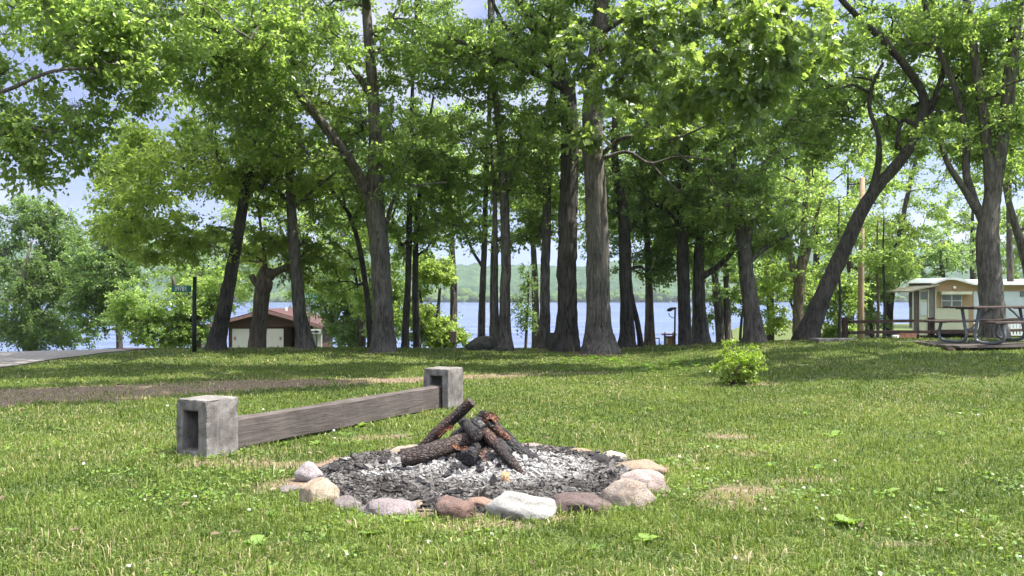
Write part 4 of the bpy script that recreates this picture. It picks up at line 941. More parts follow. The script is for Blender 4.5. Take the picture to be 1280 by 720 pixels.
def ashness(x, y):
    x = np.asarray(x); y = np.asarray(y)
    e = np.sqrt(((x - PIT[0] - .06) / .95) ** 2 + ((y - PIT[1] + .12) / .62) ** 2)
    return np.clip(S((1.25 - e) / .75) * .72 + .30 + .18 * vnoise(x, y, 4, 6) + .12 * vnoise(x, y, 13, 7), 0, 1)
ab = MB(); ab.add(V, FF, ashness(V[:, 0], V[:, 1]) * .75)
k = NT('wood_ash'); a_ = k.attr(); n_ = k.noise(k.coord(), 55, 5, .7); n4 = k.noise(k.coord(), 190, 3, .7)
c_ = k.ramp(k.math('ADD', a_, k.math('MULTIPLY', k.math('SUBTRACT', n_, .5), .9)), [(.05, (.038, .034, .031)), (.35, (.115, .105, .097)), (.62, (.19, .18, .168)), (.95, (.325, .313, .297))])
ASH = k.done(k.pbr(c_, .95, k.bump(k.math('ADD', n_, n4), .8, .012), .1))
n = 34000; q = np.sqrt(rng.uniform(0, 1, n)) * (PR - .1); a = rng.uniform(0, 2 * np.pi, n); cx = PIT[0] + q * np.cos(a); cyy = PIT[1] + q * np.sin(a)
cub = np.array([[x_, y_, z_] for z_ in (-1, 1) for y_ in (-1, 1) for x_ in (-1, 1)], float); cf = np.array([[0, 2, 3, 1], [4, 5, 7, 6], [0, 1, 5, 4], [2, 6, 7, 3], [0, 4, 6, 2], [1, 3, 7, 5]])
sz = rng.lognormal(-5.5, .6, n).clip(.0018, .026); asp = np.c_[rng.uniform(.8, 2.2, n), rng.uniform(.6, 1.1, n), rng.uniform(.45, .9, n)]
Q = cub[None] * (1 + .28 * rng.normal(size=(n, 8, 3))) * asp[:, None] * sz[:, None, None]
ang = rng.uniform(0, 6.28, n); ti = rng.normal(0, .45, n); ca, sa = np.cos(ang), np.sin(ang); ct, st_ = np.cos(ti), np.sin(ti)
x_, y_, z_ = Q[..., 0], Q[..., 1], Q[..., 2]; x2 = x_ * ct[:, None] - z_ * st_[:, None]; z2 = x_ * st_[:, None] + z_ * ct[:, None]
Q = np.stack([x2 * ca[:, None] - y_ * sa[:, None], x2 * sa[:, None] + y_ * ca[:, None], z2], -1) + np.c_[cx, cyy, gz0 + ash_h(cx, cyy) + sz * .35][:, None]
aw = np.clip(ashness(cx, cyy) + rng.normal(0, .15, n) - .45 * (rng.uniform(0, 1, n) < .10), 0, 1)
ab.add(Q.reshape(-1, 3), (np.arange(n)[:, None, None] * 8 + cf[None]).reshape(-1, 4), np.repeat(aw, 8), smooth=False)
tag(ab.build('ash_bed', ASH), kind='stuff')
# twigs and half-burnt sticks strewn in the ash
CHAR = None
def char_mat(name, black, brown, amt=.5, sc=4, ember=False):
    k = NT(name); v = k.coord(); n1 = k.noise(v, sc, 5, .65); n2 = k.noise(v, 40, 5, .7); vo = k.n('ShaderNodeTexVoronoi'); vo.inputs['Scale'].default_value = 26; vo.feature = 'DISTANCE_TO_EDGE'; nd_ = k.n('ShaderNodeTexNoise'); nd_.inputs['Scale'].default_value = 9; k.l(v, nd_.inputs['Vector']); k.l(k.mix(.16, v, nd_.outputs['Color'], 'ADD'), vo.inputs['Vector'])
    cr_ = k.ramp(vo.outputs['Distance'], [(.0, (0, 0, 0)), (.16, (1, 1, 1))])
    c = k.ramp(n1, [(.5 - amt * .3, black), (.5 + (1 - amt) * .25 + .05, brown)])
    c = k.mix(k.ramp(n2, [(.62, (0, 0, 0)), (.78, (.7, .7, .7))]), c, (.20, .185, .18))
    c = k.mix(.55, c, k.mix(1.0, c, cr_, 'MULTIPLY'))
    return k.done(k.pbr(c, .6, k.bump(k.math('ADD', n2, k.math('MULTIPLY', cr_, .8)), 1.0, .014), .4))
CH1 = char_mat('charred_bark', (.008, .007, .007), (.066, .040, .030), .65)
CH2 = char_mat('charcoal_wood', (.008, .0075, .008), (.034, .027, .026), .75)
CH3 = char_mat('scorched_wood', (.012, .008, .007), (.085, .038, .024), .55)
ENDM = char_mat('sawn_log_end', (.030, .022, .021), (.105, .078, .072), .3, 12)
ORG = char_mat('rusty_scorch', (.05, .018, .010), (.26, .090, .034), .5, 9)
tb = MB()
for i in range(150):
    q = math.sqrt(random.random()) * 1.4; a = random.uniform(0, 6.28); x = PIT[0] + q * math.cos(a); y = PIT[1] + q * math.sin(a); b = random.uniform(0, 6.28); l = random.uniform(.04, .20)
    z = gz0 + float(ash_h(x, y)) + .012; dx = np.array([math.cos(b), math.sin(b), random.uniform(-.05, .12)]) * l
    c = np.array([x, y, z]); r = random.uniform(.003, .010)
    tb.tube([c - dx * .5, c - dx * .1 + rng.normal(0, .006, 3), c + dx * .2, c + dx * .5], [r, r * 1.1, r, r * .7], 6, rough=.1, smooth=False)
for i in range(110):   # half-burnt scraps caught between the logs of the heap
    u = random.gauss(0, .24); v_ = random.gauss(0, .16); hh = max(.02, .34 * (1 - abs(u) / .62) * (1 - abs(v_) / .5)) * random.uniform(.25, 1)
    c = np.array([PIT[0] + .03 + u, PIT[1] + .0 + v_, gz0 + .10 + hh]); b = random.uniform(0, 6.28); l = random.uniform(.05, .17); dx = np.array([math.cos(b), math.sin(b), random.uniform(-.9, .5)]) * l; r = random.uniform(.006, .019)
    tb.tube([c - dx * .5, c - dx * .1 + rng.normal(0, .008, 3), c + dx * .25, c + dx * .5], [r * .7, r * 1.1, r, r * .6], 6, rough=.15, smooth=False)
tag(tb.build('charred_twigs', CH2), kind='stuff')

# ------------------------------------------------------------------ logs (placed round the pit centre at about 7.4 m)
def log(name, lab, cat, pts, rad, mat, end_mat=None, sides=14, rough=.07, group='charred logs heaped on the fire'):
    pts = poly_resample(np.c_[np.array(pts, float), np.broadcast_to(np.array(rad, float), (len(pts),))], .03)
    base = pts[0, :3].copy(); mb = MB(); mb.tube(pts[:, :3], pts[:, 3], sides, caps=end_mat is None, rough=rough, smooth=True)
    if end_mat is None:
        o = mb.build(name, mat, None, base); return tag(o, lab, cat, group)
    root = thing(name, lab, cat, tuple(base), group); mb.build('bark', mat, root, base)
    for e, s_ in ((0, -1), (-1, 1)):
        t_ = unit(pts[e, :3] - pts[e + (1 if e == 0 else -1), :3]); ref = np.array([0, 0, 1.]) if abs(t_[2]) < .8 else np.array([1., 0, 0]); u = unit(np.cross(t_, ref)); v_ = np.cross(t_, u); th = np.linspace(0, 2 * np.pi, 18, endpoint=False)
        ring = lambda rr_, of: pts[e, :3] + t_ * of + rr_ * (np.cos(th)[:, None] * u + np.sin(th)[:, None] * v_) * (1 + .03 * rng.normal(size=(18, 1)))
        VV = np.r_[ring(pts[e, 3] * .99, -.002), ring(pts[e, 3] * .9, .004), ring(pts[e, 3] * .45, .002), [pts[e, :3] + t_ * .003]]
        fs = [np.array([[k_ * 18 + i_, k_ * 18 + (i_ + 1) % 18, (k_ + 1) * 18 + (i_ + 1) % 18, (k_ + 1) * 18 + i_] for k_ in range(2) for i_ in range(18)]), np.array([[36 + i_, 36 + (i_ + 1) % 18, 54] for i_ in range(18)])]
        em = MB(); em.add(VV, fs); em.build('end_face', end_mat, root, base)
    return root
def lp(px, py, d): return P(px, py, d)
log('log', 'thick fallen log with peeling bark, lowest at the left of the heap', 'log', [lp(502, 573, 7.28), lp(528, 568, 7.30), lp(560, 558, 7.38), lp(604, 545, 7.5)], [.074, .077, .074, .066], CH1, CH2, 18, .06)
log('log', 'long pole propped upright, its cut end highest in the heap', 'log', [lp(524, 566, 7.62), lp(546, 541, 7.6), lp(570, 520, 7.58), lp(589, 502, 7.55)], [.052, .050, .047, .046], CH3, ENDM, 12, .05)
log('log', 'short log pointing its round grey sawn end at the viewer', 'log', [lp(579, 527, 7.72), lp(587, 535.3, 7.47), lp(596, 544, 7.22)], [.044, .047, .050], CH2, ENDM, 16, .04)
log('log', 'charred log sliding down to the right of the heap, black cut end', 'log', [lp(612, 532, 7.62), lp(638, 556, 7.5), lp(660, 572, 7.42), lp(676, 584, 7.36)], [.052, .060, .060, .058], CH2, CH2, 16, .08)
log('log', 'brown split log lying point-down at the right front of the heap', 'log', [lp(606, 540, 7.45), lp(625, 562, 7.25), lp(642, 580, 7.1), lp(658, 600, 6.98)], [.05, .047, .040, .020], CH3, None, 7, .10)
log('log', 'burnt-through stub with a white ash rim in the middle of the heap', 'log', [lp(602, 556, 7.6), lp(592, 564, 7.3), lp(584, 573, 7.08)], [.045, .056, .062], CH2, CH2, 14, .10)
log('log', 'grey-white ashed log crossing behind the sawn end', 'log', [lp(596, 528, 7.75), lp(616, 545, 7.55), lp(634, 566, 7.38)], [.048, .050, .046], char_mat('ashed_log', (.022, .02, .02), (.15, .14, .13), .5), None, 12, .12)
log('log', 'thin dark branch leaning on the back of the heap', 'log', [lp(600, 516, 7.8), lp(625, 535, 7.72), lp(645, 552, 7.66)], [.026, .028, .024], CH2, None, 9, .1)
log('log', 'black half-buried log under the thick fallen one', 'log', [lp(535, 578, 7.5), lp(565, 574, 7.35), lp(598, 578, 7.2)], [.045, .055, .05], CH2, None, 11, .13)
log('log', 'rust-brown branch lying along the top right of the heap', 'log', [lp(607, 524, 7.6), lp(622, 538, 7.5), lp(648, 560, 7.5)], [.030, .034, .026], ORG, None, 8, .16)
log('log', 'black cracked log under the sawn end, filling the middle of the heap', 'log', [lp(566, 552, 7.55), lp(600, 560, 7.5), lp(634, 572, 7.45)], [.060, .075, .055], CH2, None, 12, .12)
log('log', 'charred stick standing steeply behind the sawn end', 'log', [lp(618, 560, 7.75), lp(612, 535, 7.72), lp(604, 514, 7.7)], [.034, .032, .024], CH2, None, 9, .12)
log('log', 'black squarish log half hidden behind the top of the propped pole', 'log', [lp(566, 548, 7.82), lp(590, 530, 7.8), lp(611, 519, 7.78)], [.044, .046, .036], CH2, None, 8, .14)
log('log', 'stubby charred log standing on end at the right shoulder of the heap', 'log', [lp(636, 575, 7.62), lp(630, 555, 7.62), lp(622, 537, 7.6)], [.040, .042, .034], CH3, None, 9, .14)
def curl(pts, wdt, mat, lab):
    pts = np.array([lp(*q) for q in pts]); base = pts[0].copy(); q = poly_resample(np.c_[pts, np.ones(len(pts))], .02)[:, :3]
    t_ = unit(np.gradient(q, axis=0)); s_ = unit(np.cross(t_, np.array([.2, -.6, .7]))); nn = np.cross(s_, t_); us = np.linspace(-1, 1, 6)
    out_ = [q + s_ * (wdt * u) + nn * (wdt * .6 * u * u) for u in us]; inn = [p_ - nn * .006 for p_ in out_]
    A = np.stack(out_, 1); B = np.stack(inn, 1); K = len(q); V = np.concatenate([A, B], 1).reshape(-1, 3); m_ = 12; ring = [0, 1, 2, 3, 4, 5, 11, 10, 9, 8, 7, 6]
    fs = np.array([[k_ * m_ + ring[a_], k_ * m_ + ring[(a_ + 1) % 12], (k_ + 1) * m_ + ring[(a_ + 1) % 12], (k_ + 1) * m_ + ring[a_]] for k_ in range(K - 1) for a_ in range(12)])
    mb = MB(); mb.add(V + rng.normal(0, .0015, V.shape), [fs, np.array([ring[::-1]]), np.array([[(K - 1) * m_ + r_ for r_ in ring]])], smooth=False)
    tag(mb.build('bark_piece', mat, None, base), lab, 'bark', 'curled bark pieces on the log heap')
curl([(598, 517, 7.55), (610, 523, 7.5), (616, 533, 7.45)], .025, CH2, 'black curled bark strip at the top of the heap')
curl([(604, 524, 7.5), (614, 521, 7.5), (621, 528, 7.5)], .035, ORG, 'rusty curled bark piece sticking out on the top right')
curl([(548, 545, 7.5), (556, 538, 7.48), (566, 535, 7.45)], .028, ORG, 'orange scorched bark on the long propped pole')
curl([(566, 556, 7.28), (574, 562, 7.22), (584, 561, 7.2)], .022, ORG, 'reddish bark flake over the burnt-through stub')
curl([(610, 562, 7.25), (603, 568, 7.18), (606, 577, 7.12)], .024, CH3, 'brown bark flake right of the burnt-through stub')
# lumps of charcoal: black pieces big enough to count
for q, (px, py, d, r, lab) in enumerate([(571, 590, 7.05, .045, 'black charcoal lump in front of the burnt-through stub'), (560, 596, 6.95, .03, 'small charcoal lump lying lowest in the white ash'), (478, 577, 7.55, .045, 'charcoal lump at the left tip of the thick fallen log'),
                                       (418, 592, 7.35, .05, 'long charcoal piece at the left rim of the ash'), (601, 588, 7.05, .035, 'charcoal lump below the split log, in the ash')]):
    c = P(px, py, d); c[2] = gz0 + float(ash_h(c[0], c[1])) + r * .5; mb = MB(); rock(mb, (0, 0, 0), (r * 1.4, r, r * .8), 400 + q, .4 * q, .3, 8)
    o = mb.build('charcoal', CH2); o.location = c; tag(o, lab, 'charcoal', 'charcoal lumps in the ash')
for px, py, d, r, lab in ((632, 601, 6.85, .05, 'crumpled dry tan leaf standing on the ash'),):
    c = P(px, py, d); mb = MB(); V = IV * np.array([.03, .02, .045]) * (1 + .35 * rng.normal(size=(len(IV), 1))); mb.add(V, IF, .5, smooth=False); o = mb.build('dry_leaf', simple('dry_leaf_tan', (.36, .24, .13), .8, .4, 40)); c[2] = gz0 + float(ash_h(c[0], c[1])) + .03; o.location = c; tag(o, lab, 'leaf')
c = P(548, 648, 6.05); mb = MB(); mb.tube([[-.22, .06, .0], [-.08, .02, .012], [.08, -.02, .006], [.24, -.05, .014]], [.007, .008, .007, .005], 6, rough=.12)
o = mb.build('stick', simple('stick_wood', (.17, .13, .10), .9, .3, 30)); o.location = (c[0], 6.05, float(G(c[0], 6.05)) + .02); tag(o, 'thin dry stick lying before the rust-red stone', 'stick')

# ------------------------------------------------------------------ bench: two hollow concrete blocks and a beam
def block(c, lab, hole, chip_seed):
    # hollow upright block, the hollow runs along the beam's direction (local y)
    z0 = float(G(*c)); root_rot = math.atan2(BDIR[1], BDIR[0]) - math.pi / 2
    bm = bmesh.new(); H = .545; hw = .20; hl = .20
    (hx0, hx1, hz0_, hz1) = hole
    def ringv(y, pts): return [bm.verts.new((x, y, z)) for x, z in pts]
    def rect(x0, x1, z0_, z1, n=7):
        p = [(x0 + (x1 - x0) * i / n, z0_) for i in range(n)] + [(x1, z0_ + (z1 - z0_) * i / n) for i in range(n)] + [(x1 - (x1 - x0) * i / n, z1) for i in range(n)] + [(x0, z1 - (z1 - z0_) * i / n) for i in range(n)]
        return p
    n = 48
    O = [ringv(y, rect(-hw, hw, -.06, H, 12)) for y in np.linspace(-hl, hl, 8)]; I = [ringv(y, rect(hx0, hx1, hz0_, hz1, 12)) for y in np.linspace(-hl, hl, 8)]
    for k_ in range(7):
        for i_ in range(n):
            bm.faces.new((O[k_][i_], O[k_][(i_ + 1) % n], O[k_ + 1][(i_ + 1) % n], O[k_ + 1][i_])); bm.faces.new((I[k_][(i_ + 1) % n], I[k_][i_], I[k_ + 1][i_], I[k_ + 1][(i_ + 1) % n]))
    for i_ in range(n):
        bm.faces.new((O[0][(i_ + 1) % n], O[0][i_], I[0][i_], I[0][(i_ + 1) % n])); bm.faces.new((O[7][i_], O[7][(i_ + 1) % n], I[7][(i_ + 1) % n], I[7][i_]))
    bmesh.ops.recalc_face_normals(bm, faces=bm.faces)
    es = [e for e in bm.edges if e.is_manifold and e.calc_face_angle(0) > .8]
    bmesh.ops.bevel(bm, geom=es, offset=.012, segments=2, affect='EDGES', profile=.6)
    r_ = random.Random(chip_seed)
    for v_ in bm.verts:
        nv = mnoise.noise_vector(v_.co * 7 + Vector((chip_seed, 0, 0))) * .0045 + mnoise.noise_vector(v_.co * 26) * .0028
        ed = sum((abs(abs(v_.co.x) - hw) < .03, abs(abs(v_.co.y) - hl) < .03, abs(v_.co.z - H) < .03))
        if ed >= 2 and mnoise.noise(v_.co * 11 + Vector((0, chip_seed, 0))) > .12: nv = nv - Vector((v_.co.x / hw, v_.co.y / hl, .6 if v_.co.z > H - .03 else 0)) * r_.uniform(.002, .010)
        v_.co += nv
    me = bpy.data.meshes.new('concrete_block'); bm.to_mesh(me); bm.free(); me.materials.append(CONC)
    o = bpy.data.objects.new('concrete_block', me); COL.objects.link(o); o.location = (c[0], c[1], z0); o.rotation_euler = (0, 0, root_rot)
    return tag(o, lab, 'concrete block', 'hollow concrete blocks holding the timber')
block(BL, 'near left concrete block with its dark upright slot facing the viewer', (-.115, .085, .06, .44), 3)
block(BR, 'far right concrete block whose slot swallows the end of the timber', (-.10, .10, .0, .445), 8)
# beam
L0 = BL + BDIR * -.02; L1 = BR - BDIR * .05; Lb = np.linalg.norm(L1 - L0); mid = (L0 + L1) / 2 + BN * .0
mb = MB(); nseg = 26; hh = .30; tk = .15
prof = [(-tk / 2 + .012, 0), (tk / 2 - .012, 0), (tk / 2, .012), (tk / 2, hh * .33), (tk / 2, hh * .66), (tk / 2, hh - .02), (tk / 2 - .02, hh), (0, hh + .004), (-tk / 2 + .015, hh), (-tk / 2, hh - .015), (-tk / 2, .012)]
V = []
for i_ in range(nseg + 1):
    s_ = -Lb / 2 + Lb * i_ / nseg
    for (a_, b_) in prof:
        wv = .006 * math.sin(s_ * 5 + b_ * 9) + random.gauss(0, .0022)
        V.append((s_, a_ + wv, b_ + .004 * math.sin(s_ * 3.3 + a_ * 20) + random.gauss(0, .0025) * (b_ > .1)))
m_ = len(prof); FFb = np.array([[i_ * m_ + j_, (i_ + 1) * m_ + j_, (i_ + 1) * m_ + (j_ + 1) % m_, i_ * m_ + (j_ + 1) % m_] for i_ in range(nseg) for j_ in range(m_)])
mb.add(V, [FFb, np.arange(m_)[None], (np.arange(m_) + nseg * m_)[None, ::-1]], smooth=False)
o = mb.build('timber_beam', TIMBER); z0 = float(G(*BL)); z1 = float(G(*BR)); o.location = (mid[0], mid[1], (z0 + z1) / 2 + .01)
o.rotation_euler = (0, math.atan2(z0 - z1, Lb), math.atan2(BDIR[1], BDIR[0])); tag(o, 'long weathered grey timber laid between the two concrete blocks', 'beam')

# ------------------------------------------------------------------ boulders
MOSS = stone_mat('mossy_boulder', (.055, .055, .040), (.11, .105, .085), (.20, .19, .165))
for px, py, wp, hp, d, lab in ((604, 435, 46, 19, 26.3, 'large mossy boulder in front of the slim trunk'), (692, 430, 22, 25, 26.2, 'upright mossy boulder wedged left of the darker giant trunk'), (632 - 5, 438, 14, 6, 25.6, 'small half-sunk rock at the foot of the twin-stemmed trunk')):
    c = P(px, py, d); z = float(G(c[0], d)); wm_ = wp / F * d; hm = hp / F * d; mb = MB(); rock(mb, (0, 0, 0), (wm_ * .52, wm_ * .42, hm * .75), px, .2, .2, 7)
    o = mb.build('boulder', MOSS); o.location = (c[0], d + .1, z + hm * .1); tag(o, lab, 'boulder', 'mossy boulders by the trunks')

# ------------------------------------------------------------------ text helper
def text_mesh(name, s, size, mat, parent, loc, rot=(math.pi / 2, 0, 0), align='CENTER', depth=.004, sx=1.0):
    cu = bpy.data.curves.new(name, 'FONT'); cu.body = s; cu.size = size; cu.align_x = align; cu.align_y = 'CENTER'; cu.extrude = depth; cu.offset = size * .012
    ob = bpy.data.objects.new(name + '_curve', cu); COL.objects.link(ob); dg = bpy.context.evaluated_depsgraph_get()
    me = bpy.data.meshes.new_from_object(ob.evaluated_get(dg)); me.name = name; me.materials.clear(); me.materials.append(mat)
    bpy.data.objects.remove(ob); bpy.data.curves.remove(cu)
    o = bpy.data.objects.new(name, me); COL.objects.link(o); o.parent = parent; o.location = loc; o.rotation_euler = rot; o.scale = (sx, 1, 1); return o
GREEN = simple('sign_green', (.012, .13, .085), .45, .12, 20, 0, .5, .03)
WHT = simple('sign_white', (.72, .74, .73), .5, .06, 20, 0, .4, .03)
BLK = simple('sign_black', (.012, .012, .013), .5, .2, 20, 0, .4, .03)

# green address sign on a dark post
d = 24.6; c = P(243, 437, d); z = float(G(c[0], d)); top = P(0, 346, d)[2]
r_ = thing('number_sign', 'small green sign reading 39781 on a dark post', 'sign', (c[0], d, z))
mb = MB(); mb.tube([[0, 0, -.2], [0, 0, .8], [0, 0, 1.5], [.012, 0, top - z]], [.062, .058, .056, .054], 10, rough=.03); mb.build('post', GREYM, r_)
pz = P(0, 361, d)[2] - z; pw = .55; mb = MB(); mb.box((-.06 - pw / 2, -.07, pz), (pw, .015, .185), None, .005); pl = mb.build('plate', GREEN, r_)
text_mesh('lettering', '39781', .17, WHT, pl, (-.06 - pw / 2 - .015, -.0785, pz), depth=.001, sx=.82)
# street sign, far
d = 33.0; c = P(387, 440, d); z = float(G(c[0], d))
r_ = thing('street_sign', 'green street name plate on a thin grey pole before the thicket', 'sign', (c[0], d, z))
mb = MB(); pz = P(0, 370.6, d)[2] - z; mb.tube([[0, 0, -.2], [0, 0, 1], [0, 0, pz + .02]], .028, 8); mb.build('post', GREYM, r_)
mb = MB(); mb.box((.04, -.04, pz), (.50, .015, .16), None, .005); pl = mb.build('plate', GREEN, r_)
PALE = simple('faded_letter', (.34, .42, .38), .6, .1, 20)
text_mesh('lettering', 'th', .07, PALE, pl, (.03, -.049, pz + .035), depth=.001)
mb = MB(); mb.box((-.135, -.0495, pz), (.05, .003, .10)); mb.box((-.065, -.0495, pz), (.05, .003, .10)); mb.build('worn_numerals', PALE, pl)
text_mesh('lettering', 'Av', .12, PALE, pl, (.18, -.049, pz), depth=.001)
# arrow board
d = 40.0; c = P(393, 440, d); z = float(G(c[0], d))
r_ = thing('arrow_sign', 'white board with a black arrow pointing right by the shed corner', 'sign', (c[0], d, z)); pz = P(0, 414.5, d)[2] - z
mb = MB(); mb.tube([[.1, 0, -.2], [.1, 0, pz * .5], [.1, 0, pz]], .035, 8); mb.build('post', GREYM, r_)
mb = MB(); mb.box((0, -.05, pz), (.60, .02, .21), None, .004); bd = mb.build('board', WHT, r_)
mb = MB(); mb.prism([(-.24, -.028), (.06, -.028), (.06, -.075), (.25, 0), (.06, .075), (.06, .028), (-.24, .028)], -.066, -.0615, lambda q: q + np.array([0, 0, pz])); mb.build('arrow', BLK, bd)

# ------------------------------------------------------------------ red-roofed shed
def shed():
    d = 45.0; m_ = d / F; xl = (252 - 640) * m_; xr = (398 - 640) * m_; xm = (334 - 640) * m_; z0 = float(G((xl + xr) / 2, d))
    eL = P(0, 409, d)[2] - z0; eR = P(0, 406, d)[2] - z0; rg = P(0, 388, d)[2] - z0
    root = thing('shed', 'low shed with a red-brown roof, brown gable and two white doors', 'shed', (xm, d, z0))
    WB = simple('brown_siding', (.055, .030, .022), .8, .3, 5, 0, .2, .3, (1, 1, 6)); RED = simple('red_roof', (.066, .030, .027), .75, .22, 9, 0, .25, .3); FAS = simple('roof_fascia', (.20, .115, .10), .7, .2, 8)
    WD = simple('door_white', (.42, .395, .37), .6, .07, 3); WG = simple('wall_pale', (.42, .41, .38), .8, .12, 3)
    a, b = xl - xm, xr - xm
    x1 = (285 - 640) * m_ - xm; x2 = (352 - 640) * m_ - xm   # enclosed bay
    mb = MB(); mb.box(((x1 + x2) / 2, 2.6, eL / 2 - .2), (x2 - x1, 5.0, eL + .4)); mb.box(((x2 + b - .3) / 2 + .05, 3.6, eR / 2 - .2), (b - .3 - x2 - .1, 3.0, eR + .35)); mb.build('wall', WB, root)
    mb = MB(); mb.prism([(a + .3, eL - .06), (b - .2, eR - .06), (0, rg - .10)], .02, .10); mb.build('gable', WB, root)
    roof = MB(); tkn = .09
    roof.prism([(a - .15, eL - .09), (0, rg), (0, rg + tkn), (a - .15, eL)], -.35, 6.0); roof.prism([(0.0, rg), (b + .25, eR - .09), (b + .25, eR), (0.0, rg + tkn)], -.35, 6.0)
    rf = roof.build('roof', RED, root)
    mb = MB(); mb.prism([(a - .17, eL - .18), (0, rg - .12), (0, rg + .03), (a - .17, eL - .03)], -.40, -.353); mb.prism([(0, rg - .12), (b + .27, eR - .18), (b + .27, eR - .03), (0, rg + .03)], -.40, -.353); mb.build('fascia', FAS, rf)
    mb = MB(); mb.box((.45, 2.0, rg + .03), (.10, .10, .22)); mb.build('vent', WHT, rf)
    for px0, px1, hs in ((290, 311, -1), (332, 354, 1)):
        u0 = (px0 - 640) * m_ - xm; u1 = (px1 - 640) * m_ - xm; h = P(0, 410.5, d)[2] - z0
        mb = MB(); mb.box(((u0 + u1) / 2, .065, h / 2 - .02), (u1 - u0, .06, h)); dr = mb.build('door', WD, root)
        mb = MB(); hx = u0 + .14 if hs < 0 else u1 - .14; mb.box((hx, .022, P(0, 423, d)[2] - z0), (.10, .025, .16)); mb.build('handle', FAS, dr)
    mb = MB(); mb.box(((392 - 640) * m_ - xm, .9, eR / 2 - .1), (.45, .10, eR)); mb.build('end_wall', WG, root)
    for px in (258, 262.5, 386): 
        mb = MB(); mb.box(((px - 640) * m_ - xm, .2, 1.0), (.12, .12, 2.0)); mb.build('post', WB, root)
shed()

# ------------------------------------------------------------------ box on a post, low hand rail, info board, lamp
d = 29.5; c = P(567, 437, d); z = float(G(c[0], d)); r_ = thing('post_box', 'brown wooden box on a short post at the water by the bright bush', 'box', (c[0], d, z)); tz = P(0, 414, d)[2] - z; bz = P(0, 428, d)[2] - z
BRW = simple('box_brown', (.09, .075, .062), .8, .25, 7)
mb = MB(); mb.box((0, 0, bz / 2 - .1), (.085, .085, bz + .2)); mb.build('post', BRW, r_); mb = MB(); mb.box((-.01, -.01, (tz + bz) / 2), (.21, .2, tz - bz), None, .01); mb.build('box', BRW, r_)
d = 31.0; c = P(822, 437, d); z = float(G(c[0], d)); r_ = thing('hand_rail', 'small dark rail at the lake left of the info board', 'rail', (c[0], d, z)); tz = P(0, 423, d)[2] - z
mb = MB(); mb.tube([[.06, 0, -.1], [.06, 0, tz * .5], [.06, 0, tz]], .025, 8); mb.build('post', GREYM, r_); mb = MB(); mb.tube([[-.28, 0, tz], [-.1, 0, tz + .005], [.075, 0, tz]], .022, 8); mb.build('top_rail', GREYM, r_)
d = 31.5; c = P(836, 437, d); z = float(G(c[0], d)); r_ = thing('info_board', 'roofed notice board with green, red and white sheets by the lake', 'notice board', (c[0], d, z)); tz = P(0, 419, d)[2] - z; m_ = d / F
KW = simple('board_wood', (.10, .06, .05), .8, .25, 8)
for px in (831, 841.5):
    mb = MB(); mb.box(((px - 836) * m_, 0, tz / 2), (.055, .07, tz + .2)); mb.build('post', KW, r_)
mb = MB(); mb.box((-.0, -.03, tz + .035), (17 * m_, .34, .05), rotm(0, 0, 0), .005); mb.build('roof', KW, r_)
mb = MB(); mb.box((0, 0, tz - .32), (9.8 * m_, .03, .58)); bd = mb.build('board', KW, r_)
for (u, w_, z0_, h_, colr, nm) in ((-.085, .105, -.17, .20, (.25, .45, .36), 'green_sheet'), (-.085, .105, -.43, .26, (.62, .66, .63), 'white_sheet'), (.055, .12, -.21, .30, (.30, .085, .06), 'red_sheet'), (.055, .12, -.46, .13, (.66, .66, .65), 'white_sheet')):
    mb = MB(); mb.box((u, -.019, tz + z0_ - .03), (w_, .006, h_)); mb.build(nm, simple('paper_' + nm + str(u), colr, .8, .08, 30), bd)
d = 30.0; c = P(843.5, 437, d); z = float(G(c[0], d)); r_ = thing('lamp_post', 'thin dark lamp pole with a curved bracket beside the info board', 'lamp post', (c[0], d, z)); tz = P(0, 384, d)[2] - z; m_ = d / F
mb = MB(); mb.tube([[0, 0, -.2], [0, 0, .8], [.01, 0, 1.5], [.02, 0, tz]], [.035, .032, .03, .026], 8); mb.build('pole', GREYM, r_)
mb = MB(); mb.tube([[.02, 0, tz - .36], [-.09, 0, tz - .36], [-.17, 0, tz - .30], [-.21, 0, tz - .20]], .014, 6); mb.build('bracket', GREYM, r_)
mb = MB(); mb.tube([[.05, 0, tz - .02], [-.08, 0, tz - .05], [-.16, 0, tz - .08], [-.26, 0, tz - .11]], [.03, .055, .07, .035], 9); mb.build('lamp_head', GREYM, r_)

# ------------------------------------------------------------------ utility pole
d = 35.0; c = P(1076, 427, d); z = float(G(c[0], d)); tz = P(0, 222, d)[2]
mb = MB(); mb.tube([[c[0], d, z - .3], [c[0], d, z + 2], [c[0] + .02, d, z + 4], [c[0] + .06, d, tz]], [.135, .125, .11, .095], 14, rough=.015)
r_ = thing('utility_pole', 'bare tan wooden pole rising between the leaning giant and caravan', 'pole', (c[0], d, z)); mb.build('shaft', POLE, r_, (c[0], d, z))
mb = MB(); mb.box((.32, -.05, P(0, 254, d)[2] - z), (.55, .05, .06)); mb.build('bracket', GREYM, r_)

